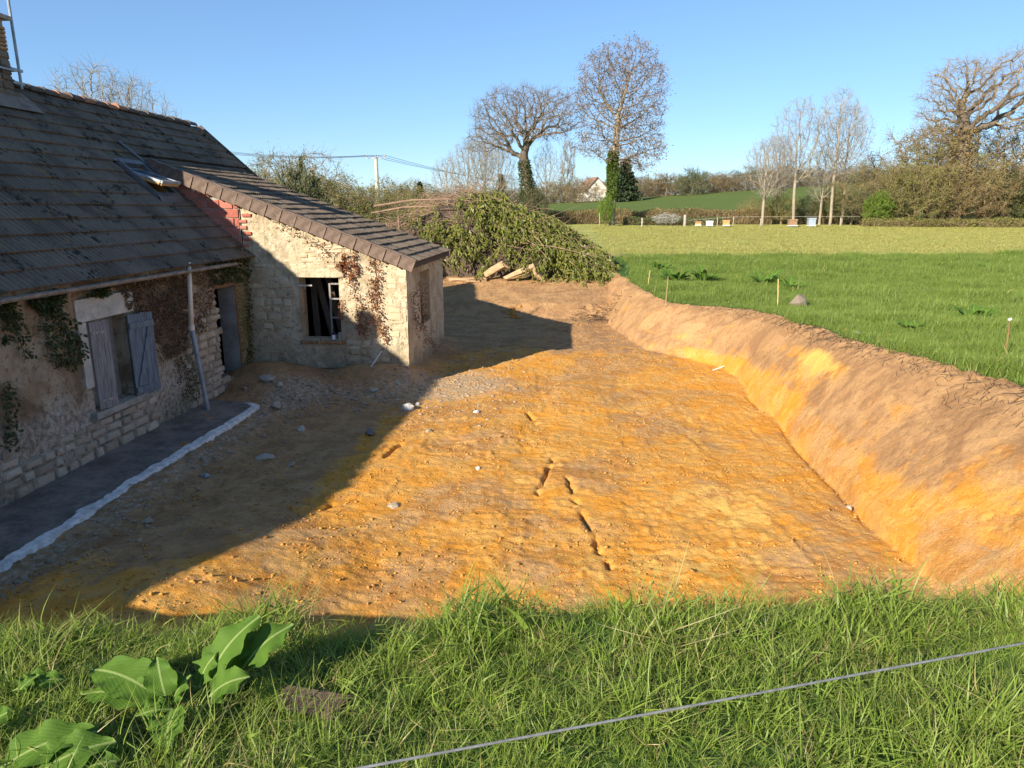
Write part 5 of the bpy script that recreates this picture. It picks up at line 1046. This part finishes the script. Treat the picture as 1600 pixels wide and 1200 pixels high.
creeper('dark ivy hanging from the eave at the left end of the wall', MW, [([(38, 458), (95, 450), (92, 482), (70, 490), (45, 478)], 700), ([(0, 468), (18, 462), (20, 520), (0, 540)], 400), ([(120, 446), (165, 440), (160, 462), (128, 462)], 260)], [([(60, 480), (75, 530), (88, 570)], 220, 6), ([(75, 480), (95, 520), (108, 575)], 240, 6), ([(90, 480), (112, 530), (118, 570)], 160, 5), ([(20, 490), (30, 530), (40, 560)], 110, 4), ([(5, 600), (14, 650), (8, 700)], 160, 5), ([(120, 520), (125, 560)], 60, 4)], M['ivy_dark'], .06, 4, thick=.06)
creeper('mossy ivy under the eave above the doorway', MW, [([(315, 412), (386, 402), (392, 425), (372, 440), (330, 444)], 1300)], [([(384, 430), (386, 500), (388, 560)], 240, 3)], M['ivy_dark'], .055, 5, thick=.05, thr=.3)
creeper('green-brown moss growth on the wall left of the downpipe foot', MW, [([(275, 560), (305, 545), (312, 620), (285, 635)], 900)], [], M['ivy_dark'], .03, 6, thick=.015)

# ------------------------------------------------------------------ stones, clods, rubble
def rock(seed, sub=1):
    rr_ = random.Random(seed); t = (1+5**.5)/2; base = [Vector(p).normalized() for p in ((-1,t,0),(1,t,0),(-1,-t,0),(1,-t,0),(0,-1,t),(0,1,t),(0,-1,-t),(0,1,-t),(t,0,-1),(t,0,1),(-t,0,-1),(-t,0,1))]
    f = [(0,11,5),(0,5,1),(0,1,7),(0,7,10),(0,10,11),(1,5,9),(5,11,4),(11,10,2),(10,7,6),(7,1,8),(3,9,4),(3,4,2),(3,2,6),(3,6,8),(3,8,9),(4,9,5),(2,4,11),(6,2,10),(8,6,7),(9,8,1)]
    mb = MB(); mb.v = [tuple(p*rr_.uniform(.65, 1.15)) for p in base]; mb.f = f; return mb.mesh('rock')
ROCKS = [rock(k) for k in range(6)]
def clods(name, label, pos, size, mat, seed, flat=.6, kind='stuff', cat='soil'):
    r = np.random.default_rng(seed); base = [np.array([v.co[:] for v in m.vertices]) for m in ROCKS]; F0 = np.array([p.vertices[:] for p in ROCKS[0].polygons]); Vs, Fs = [], []; X, Y = pos; Z = hz(X, Y, True)
    for i in range(len(X)):
        a = r.uniform(0, 6.28); c, s_ = math.cos(a), math.sin(a); b = base[i % 6]*size[i]*np.array([r.uniform(.7, 1.4), r.uniform(.6, 1.1), flat*r.uniform(.6, 1.2)]); b = b @ np.array([[c, s_, 0], [-s_, c, 0], [0, 0, 1]]); Vs.append(b+np.array([X[i], Y[i], Z[i]+size[i]*.12])); Fs.append(F0+12*i)
    return tag(obj(name, npmesh(name, np.concatenate(Vs), np.concatenate(Fs)), mat), label, cat, kind=kind)
r = np.random.default_rng(21)
n = 8500; X = r.uniform(-5.6, 3.7, n); Y = 5.2+r.random(n)**.9*26; t_, _ = bank_t(X, Y); k = (vnoise(X*.9, Y*.7, 81)*.6+vnoise(X*3, Y*3, 82)*.4 > .47) & (t_ < .15) & ~((X < -3.5) & (Y > 15.3) & (Y < 20.3)) & ~((X < -5.4) & (Y > 13)); X, Y = X[k], Y[k]
clods('soil_clods', 'loose crumbs of orange soil strewn over the pit floor', (X, Y), r.gamma(2.0, .0055, len(X)).clip(.005, .055), M['clod'], 1, .45)
def crumbs(name, label, X, Y, size, mat, seed):
    r = np.random.default_rng(seed); n = len(X); Z = hz(X, Y, True); o8 = np.array([(1, 0, 0), (-1, 0, 0), (0, 1, 0), (0, -1, 0), (0, 0, 1), (0, 0, -.6)]); F0 = np.array([(0, 2, 4), (2, 1, 4), (1, 3, 4), (3, 0, 4), (2, 0, 5), (1, 2, 5), (3, 1, 5), (0, 3, 5)])
    V = o8[None]*r.uniform(.6, 1.3, (n, 6, 1))*size[:, None, None]*np.array([1.2, .9, .7])+r.normal(size=(n, 6, 3))*size[:, None, None]*.25; a = r.uniform(0, 6.28, n); c, s_ = np.cos(a)[:, None], np.sin(a)[:, None]; V = np.stack([V[..., 0]*c-V[..., 1]*s_, V[..., 0]*s_+V[..., 1]*c, V[..., 2]], -1)+np.stack([X, Y, Z+size*.2], -1)[:, None]
    return tag(obj(name, npmesh(name, V.reshape(-1, 3), (F0[None]+6*np.arange(n)[:, None, None]).reshape(-1, 3)), mat), label, 'soil', kind='stuff')
n = 42000; X = r.uniform(-5.4, 3.85, n); Y = 5.0+r.random(n)**1.1*20; t_, _ = bank_t(X, Y); k = (vnoise(X*1.1, Y*1.0, 83)*.5+vnoise(X*4, Y*4, 84)*.5 > .50) & (t_ < .05) & ~((X < -3.5) & (Y > 15.3) & (Y < 20.3)); X, Y = X[k], Y[k]
crumbs('soil_crumbs', 'fine orange soil crumbs scattered across the pit floor', X, Y, r.gamma(2.2, .004, len(X)).clip(.004, .03), M['clod'], 3)
n = 2600; X = np.concatenate([r.normal(-5.75, .45, n//3), r.normal(-5.3, 1.1, n//3), r.normal(-2.7, 1.0, n//3)]); Y = np.concatenate([r.uniform(5.5, 13.5, n//3), r.normal(13.9, .65, n//3), r.normal(15.6, 1.5, n//3)]); k = ~((X < -3.5) & (Y > 15.35)) & (X > -6.9) & ~((X < -6.05) & (Y < 13.3)); X, Y = X[k], Y[k]
clods('rubble', 'pale mortar crumbs and broken stone along the house foot', (X, Y), r.gamma(1.6, .012, len(X)).clip(.006, .085), M['rubble'], 2, .5, cat='rubble')
def stone_at(px, py, z, size, label, mat='rubble', flat=.55, k=0, cat='stone', name='loose_stone', grp='loose stones on the pit floor'):
    p = atz(px, py, z); x, y = p[0], p[1]; m = ROCKS[k % 6].copy(); m.materials.clear(); m.materials.append(M[mat]); o = obj(name, m); o.location = (x, y, hz1(x, y)+size*flat*.45); o.scale = (size, size*.8, size*flat); o.rotation_euler = (0.1, .12, k*1.1); return tag(o, label, cat, grp)
for i, a in enumerate(((638, 640, 0, .15, 'pale white stone block at the shadow edge near the lean-to corner', 'white', .8), (653, 632, 0, .08, 'small white stone right of the pale block at the shadow edge', 'white', .7), (580, 680, 0, .13, 'dark grey stone lying in the shadow edge below the lean-to', 'slab', .6), (413, 717, 0, .20, 'flat round brown stone in the shade before the slab', 'stone', .35), (455, 727, 0, .12, 'flat grey stone right of the round brown stone', 'rubble', .3), (470, 667, .05, .10, 'pale angular stone in the shade before the doorway', 'rubble', .6), (418, 590, .4, .22, 'large flat grey stone at the foot of the lean-to wall by the door', 'cement', .4), (437, 592, .4, .11, 'pale stone beside the large flat one near the door', 'rubble', .6), (432, 628, .2, .14, 'brownish broken stone on the rubble mound before the door', 'stone', .7), (583, 612, .1, .12, 'squarish grey stone in the shade before the lean-to window', 'cement', .5), (747, 735, 0, .07, 'small white stone on the sunlit floor, middle of the pit', 'white', .4), (615, 790, 0, .10, 'long pale stone at the left of the sunlit floor', 'rubble', .35), (745, 645, 0, .08, 'small pale stone near the top of the sunlit floor', 'white', .6), (322, 738, .1, .07, 'bluish pebble beside the white slab edge', 'zinc', .6), (233, 823, .05, .10, 'pale flat chip in the shade right of the slab edge', 'rubble', .25), (1290, 612, 0, .06, 'white pebble near the foot of the right bank', 'white', .6), (1327, 793, 0, .06, 'grey pebble in the groove along the bank foot', 'cement', .6))): stone_at(*a[:4], a[4], a[5], a[6], i)
p = atz(800, 463, .8); clods('soil_clods', 'dark lumps of earth on the far dirt ramp', (p[0]+r.normal(size=14)*.25, p[1]+r.normal(size=14)*.3), r.uniform(.05, .16, 14), M['clod'], 5, .8)
# twigs and roots on top of the bank
P0, P1 = [], []; r = np.random.default_rng(31)
for k in range(900):
    y = r.uniform(6.5, 17) if k < 760 else r.uniform(17, 21); xt = float(np.interp(y, TOP[:, 0], TOP[:, 1])); xf = float(np.interp(y, FOOT[:, 0], FOOT[:, 1])); x = xf+(xt-xf)*(.62+.38*r.random()**.7); a = r.normal()*.7+.5; L = r.uniform(.06, .26); q = np.array([x, y, 0]); d = np.array([math.cos(a)*.6, math.sin(a), 0])*L; P0.append(q); P1.append(q+d)
P0 = np.array(P0); P1 = np.array(P1); P0[:, 2] = hz(P0[:, 0], P0[:, 1], True)+.006; P1[:, 2] = hz(P1[:, 0], P1[:, 1], True)+.010
V, F = segs_mesh('s', P0, P1, np.full(len(P0), .005), np.full(len(P0), .002), 3); tag(obj('root_twigs', npmesh('root_twigs', V, F), M['darkwood']), 'thin dark roots and twigs matted on the brown top of the bank', 'twigs', kind='stuff')
q = atz(935, 498, .05); P0 = np.stack([q[0]+r.normal(size=160)*.4, q[1]+r.normal(size=160)*.5, np.full(160, 0.)], -1); P0[:, 2] = hz(P0[:, 0], P0[:, 1], True)+r.uniform(0, .15, 160); P1 = P0+r.normal(size=(160, 3))*np.array([.25, .25, .08]); V, F = segs_mesh('s', P0, P1, np.full(160, .010), np.full(160, .004), 3); o = obj('twig_heap', npmesh('twig_heap', V, F), M['darkwood']); tag(o, 'small dark heap of twigs at the inner corner of the bank foot', 'twigs', kind='stuff')

# ------------------------------------------------------------------ field markers and plants
def stake(px, py0, py1, z, rad, mat, label, name='stake', tipmat=None):
    b = atz(px[0], py0, z); x, y = b[0], b[1]; zb = hz1(x, y); top = at(px[1], py1, y); t = thing(name, (x, y, zb), label, 'stake', 'stakes marking the bank edge'); d = Vector(top)-Vector((x, y, zb)); obj('pole', MB().tube([Vector((0, 0, -.1)), d*.5, d], rad, 6), M[mat], t)
    if tipmat: obj('cap', MB().tube([d*.97+Vector((-.02, 0, 0)), d+Vector((.02, 0, .0))], .018, 6), M[tipmat], t)
    return t
stake((1012, 1016), 448, 422, 1.22, .012, 'bamboo', 'yellow cane stake farthest left at the grass edge'); stake((1040, 1044), 472, 432, 1.22, .011, 'palewood', 'pale stake at the grass edge beside the yellow cane'); stake((1216, 1216), 474, 436, 1.35, .014, 'bamboo', 'yellow cane stake beside the brown rock'); stake((1571, 1578), 562, 498, 1.7, .010, 'wood', 'thin brown stake with a white cap near the right edge', tipmat='hive_white')
stone_at(1250, 476, 1.35, .22, 'angular brown rock in the grass beside the yellow cane', 'wood', 1.0, 2, grp=None) if False else stone_at(1250, 476, 1.35, .30, 'angular brown rock in the grass beside the yellow cane', 'chimney', .95, 2, 'rock', 'field_rock', 'lumps at the grass edge'); stone_at(1340, 521, 1.55, .10, 'white lump at the edge between grass and bank', 'white', .5, 1, 'stone', 'edge_stone', 'lumps at the grass edge')
stone_at(1322, 511, 1.6, .10, 'small sandy lump in the grass left of the other one', 'clod', .4, 3, 'clod', 'sand_lump', 'lumps at the grass edge'); stone_at(1389, 518, 1.65, .10, 'small sandy lump in the grass right of the white stone', 'clod', .4, 4, 'clod', 'sand_lump', 'lumps at the grass edge')
a = atz(1117, 535, .75); b = atz(1135, 527, .85); za, zb = hz1(a[0], a[1]), hz1(b[0], b[1]); tag(obj('white_stick', MB().tube([(a[0], a[1], za+.03), (b[0], b[1], zb+.05)], .014, 6), M['hive_white']), 'short white stick lying on the face of the bank', 'stick')
a = atz(583, 548, .5)
tag(obj('white_lath', MB().bar((-4.55, AYN-.25, .40), (-4.30, AYN-.04, .78), .03, .015), M['hive_white']), 'thin white lath leaning on the lean-to wall near its corner', 'lath')
# dock plants: broad ribbed leaves
def dock_leaf(base, tip, width, bend=.10, wave=.012, seed=0, cup=.18):
    r = random.Random(seed); base = Vector(base); tip = Vector(tip); ax = tip-base; L = ax.length; ax.normalize(); up = Vector((0, -.35, 1)); side = ax.cross(up).normalized(); nrm = side.cross(ax).normalized(); nu, nv = 14, 8; V, C, F = [], [], []
    for i in range(nu+1):
        u = i/nu; pet = .10; w = 0.04 if u < pet else (math.sin(math.pi*min(1, ((u-pet)/(1-pet))**.72))**.75)*.5+.015
        c = base+ax*L*u+nrm*bend*L*math.sin(math.pi*u*.9)-Vector((0, 0, 1))*L*.10*u*u
        for j in range(nv+1):
            v = j/nv*2-1; e = abs(v)
            V.append(c+side*v*w*width+nrm*(cup*e*e*w*width+wave*math.sin(u*19+v*2+seed)*e*e*(u > pet)+.004*math.sin(u*40)*e)); C.append((u, e*w*2 if u > pet else 0, r.random()*.3+(.7 if seed % 3 == 0 else 0), 1))
    for i in range(nu):
        for j in range(nv): a = i*(nv+1)+j; F.append((a, a+1, a+nv+2, a+nv+1))
    return npmesh('leaf', np.array([tuple(v) for v in V]), np.array(F), {'leafuv': ('FLOAT_COLOR', np.array(C))}, True)
def dock(label, leaves, grp='dock plants in the foreground turf'):
    b0 = atz(leaves[0][0], leaves[0][1], 2.2); t = thing('dock_plant', (b0[0], b0[1], hz1(b0[0], b0[1])), label, 'plant', grp)
    for k, (x0, y0, x1, y1, w, hb, ht) in enumerate(leaves):
        g0 = atz(x0, y0, 2.16+hb); g1 = atz(x1, y1, 2.16+ht); D = np.linalg.norm((g0+g1)/2-CAM); obj('leaf', dock_leaf(g0, g1, w/FPX*D*.88, .13, .016, k+int(x0)), M['dock'], t, True)
    return t
dock('big dock plant with upright broad leaves at the pit edge', [(318, 1080, 409, 951, 58, .06, .30), (372, 1055, 460, 968, 62, .10, .24), (326, 1090, 392, 1052, 58, .08, .17), (312, 1075, 343, 1012, 40, .06, .20), (350, 1060, 400, 985, 46, .08, .22)])
dock('dock plant left of the big one with flat spreading leaves', [(268, 1102, 143, 1036, 62, .06, .12), (262, 1100, 245, 1018, 44, .06, .22), (268, 1108, 262, 1172, 50, .08, .06), (266, 1106, 126, 1076, 46, .05, .08), (268, 1100, 300, 1050, 34, .05, .15), (272, 1108, 205, 1120, 36, .06, .06)])
dock('dock plant at the bottom left corner with long ribbed leaves', [(-14, 1212, 160, 1132, 62, .05, .14), (40, 1225, 182, 1150, 66, .05, .13), (60, 1240, 190, 1180, 56, .04, .10)])
dock('small dock plant at the left edge of the turf', [(20, 1080, 106, 1057, 32, .05, .07), (-20, 1142, 21, 1106, 40, .05, .12), (26, 1086, 62, 1052, 26, .05, .10)])
st_ = atz(485, 1090, 2.2); m = MB(); m.box((0, 0, 0), (.24, .09, .02)); m.v = [(x+.03*math.sin(i*2.1), y+.015*math.cos(i*3.7), z+.008*math.sin(i*1.3)) for i, (x, y, z) in enumerate(m.v)]; o = obj('slate', m, M['darkwood']); o.location = (st_[0], st_[1], hz1(st_[0], st_[1])+.045); o.rotation_euler = (.16, .05, -.18); tag(o, 'dark flat slate half hidden in the turf right of the big dock', 'slate')
def weed(px, py, z, label, n, size, seed, grp='broad-leaved weeds in the field'):
    p = atz(px, py, z); x, y = p[0], p[1]; t = thing('dock_plant', (x, y, hz1(x, y)), label, 'plant', grp); r = random.Random(seed)
    for k in range(n):
        a = r.uniform(0, 6.28); R0 = r.uniform(0, size*.35); L = size*r.uniform(.5, 1.0); b = Vector((math.cos(a)*R0, math.sin(a)*R0, 0)); obj('leaf', dock_leaf(b, b+Vector((math.cos(a)*L*.8, math.sin(a)*L*.8, L*r.uniform(.35, .9))), L*.30, .12, .012, seed+k), M['dock'], t)
weed(1520, 488, 1.6, 'broad dock plant in the grass near the right edge', 18, 0.65, 1); weed(1055, 440, 1.25, 'leafy dock clump farthest left at the grass edge', 20, 0.78, 2); weed(1100, 440, 1.25, 'leafy dock clump second from the left', 20, 0.78, 3); weed(1195, 442, 1.3, 'leafy dock clump left of the yellow cane', 18, 0.78, 4); weed(1235, 447, 1.35, 'leafy dock clump above the brown rock', 16, 0.62, 5); weed(1030, 425, 1.25, 'small dock clump at the tip of the turf', 16, 0.70, 6); weed(1420, 510, 1.6, 'single small dock in the grass behind the sandy lump', 13, 0.39, 7); weed(1540, 415, 1.5, 'small dock far back in the grass on the right', 12, .6, 8)
# fence wire across the foreground with its posts just outside the view
wa, wb = np.array([-.32, .9, 3.06]), CAM+ray(1600, 1005)*1.42; d = wb-wa; e0 = wa-d*3.0; e1 = wb+d*1.9
fence = thing('wire_fence', (float(e0[0]), float(e0[1]), hz1(e0[0], max(e0[1], 0))), 'thin grey fence cord stretched across the foreground turf', 'fence')
obj('cord', MB().tube([e0+(e1-e0)*q-np.array([0, 0, .0]) for q in np.linspace(0, 1, 24)], .0023, 8), M['wire'], fence, True)
for e in (e0, e1): obj('post', MB().tube([(e[0], e[1], 2.0), (e[0], e[1], 3.2)], .02, 8), M['hill'], fence, True)
# ------------------------------------------------------------------ beehives, field fence, utility pole
def hive(px, Y, w, h, body, roof, label, legs=True):
    t = thing('beehive', gpos(px, Y), label, 'beehive', 'beehives along the hedge'); obj('box', MB().box((0, 0, .18+h/2), (w, w*.9, h)), M[body], t); obj('roof', MB().box((0, 0, .19+h+.05), (w+.08, w*.9+.08, .12)), M[roof], t); obj('floor_board', MB().box((0, -.04, .15), (w+.06, w+.06, .06)), M['hive_white'], t)
    for sx in (-1, 1):
        for sy in (-1, 1): obj('leg', MB().box((sx*w*.4, sy*w*.36, .05), (.05, .05, .14)), M['hill'], t)
hive(1110, 71.8, .55, .28, 'hive_white', 'hive_white', 'low white beehive between the fence posts'); hive(1136, 71.8, .55, .35, 'hive_orange', 'hive_orange', 'orange-brown wooden beehive right of the white one'); hive(1240, 71.8, .72, .45, 'hive_brown', 'hive_brown', 'brown beehive with white floor below the young trees'); hive(1270, 71.6, .62, .58, 'hive_grey', 'hive_grey', 'grey-blue beehive farthest right in the row'); hive(1092, 72.2, .5, .25, 'hive_orange', 'hive_brown', 'small rusty beehive farthest left, beside the thick post')
def fpost(px, Y, h, rad, label): p = gpos(px, Y); t = obj('fence_post', MB().tube([(0, 0, -.2), (.02, 0, h*.6), (0, 0, h)], [rad, rad*.95, rad*.9], 8), M['hill']); t.location = p; return tag(t, label, 'post', 'posts at the far edge of the field')
fpost(1071, 72, 1.15, .14, 'thick pale wooden post right of the white blossom'); fpost(1004, 72, .85, .09, 'thin wooden post left of the white blossom'); fpost(937, 72, 1.3, .04, 'slim pale post at the foot of the ash'); fpost(1122, 72, .9, .04, 'slim post between white and orange hives'); fpost(1147, 72, 1.0, .04, 'slim post right of the orange hive'); fpost(1190, 72, .8, .05, 'post left of the leaning pale trunk'); fpost(1315, 72.5, .9, .05, 'post right of the young trees')
rail = MB(); pa = gpos(1075, 72.05); pb = gpos(1150, 72.05); pc = gpos(1345, 72.3); rail.tube([(pa[0], pa[1], pa[2]+.62), (pb[0], pb[1], pb[2]+.95), (pc[0], pc[1], pc[2]+1.0)], .010, 5); tag(obj('fence_tape', rail, M['cement_pale']), 'pale fence tape strung between the field posts', 'fence')
bx, by, bz = gpos(591, 70); tp = at(591, 246, 70.0)[2]; up_ = thing('utility_pole', (bx, by, bz), 'slim concrete utility pole rising behind the olive thicket', 'pole'); obj('shaft', MB().tube([(0, 0, -.3), (0, 0, tp-bz)], [.26, .15], 10), M['cement_pale'], up_); obj('crossarm', MB().box((0, 0, tp-bz-.05), (1.9, .10, .10)), M['zinc'], up_)
for q in (-.85, 0, .85): obj('insulator', MB().tube([(q, 0, tp-bz), (q, 0, tp-bz+.12), (q, 0, tp-bz+.24)], [.05, .07, .03], 8), M['iron'], up_)
for k, (q, lb) in enumerate(((-.85, 'uppermost overhead line left and right of the utility pole'), (0, 'middle overhead line at the utility pole'), (.85, 'lowest overhead line at the utility pole'))):
    a = at(210, 213+k*4, 62); b = np.array([bx+q, by, tp+.2]); c = at(845, 288+k*2, 125); mb = MB(); pts = []
    for u_ in np.linspace(0, 1, 18): p = a+(b-a)*u_; p[2] -= 1.4*u_*(1-u_)*2; pts.append(p)
    for u_ in np.linspace(0, 1, 14)[1:]: p = b+(c-b)*u_; p[2] -= 1.0*u_*(1-u_)*2; pts.append(p)
    mb.tube(pts, .022, 4); tag(obj('power_line', mb, M['cable']), lb, 'cable', 'overhead lines')
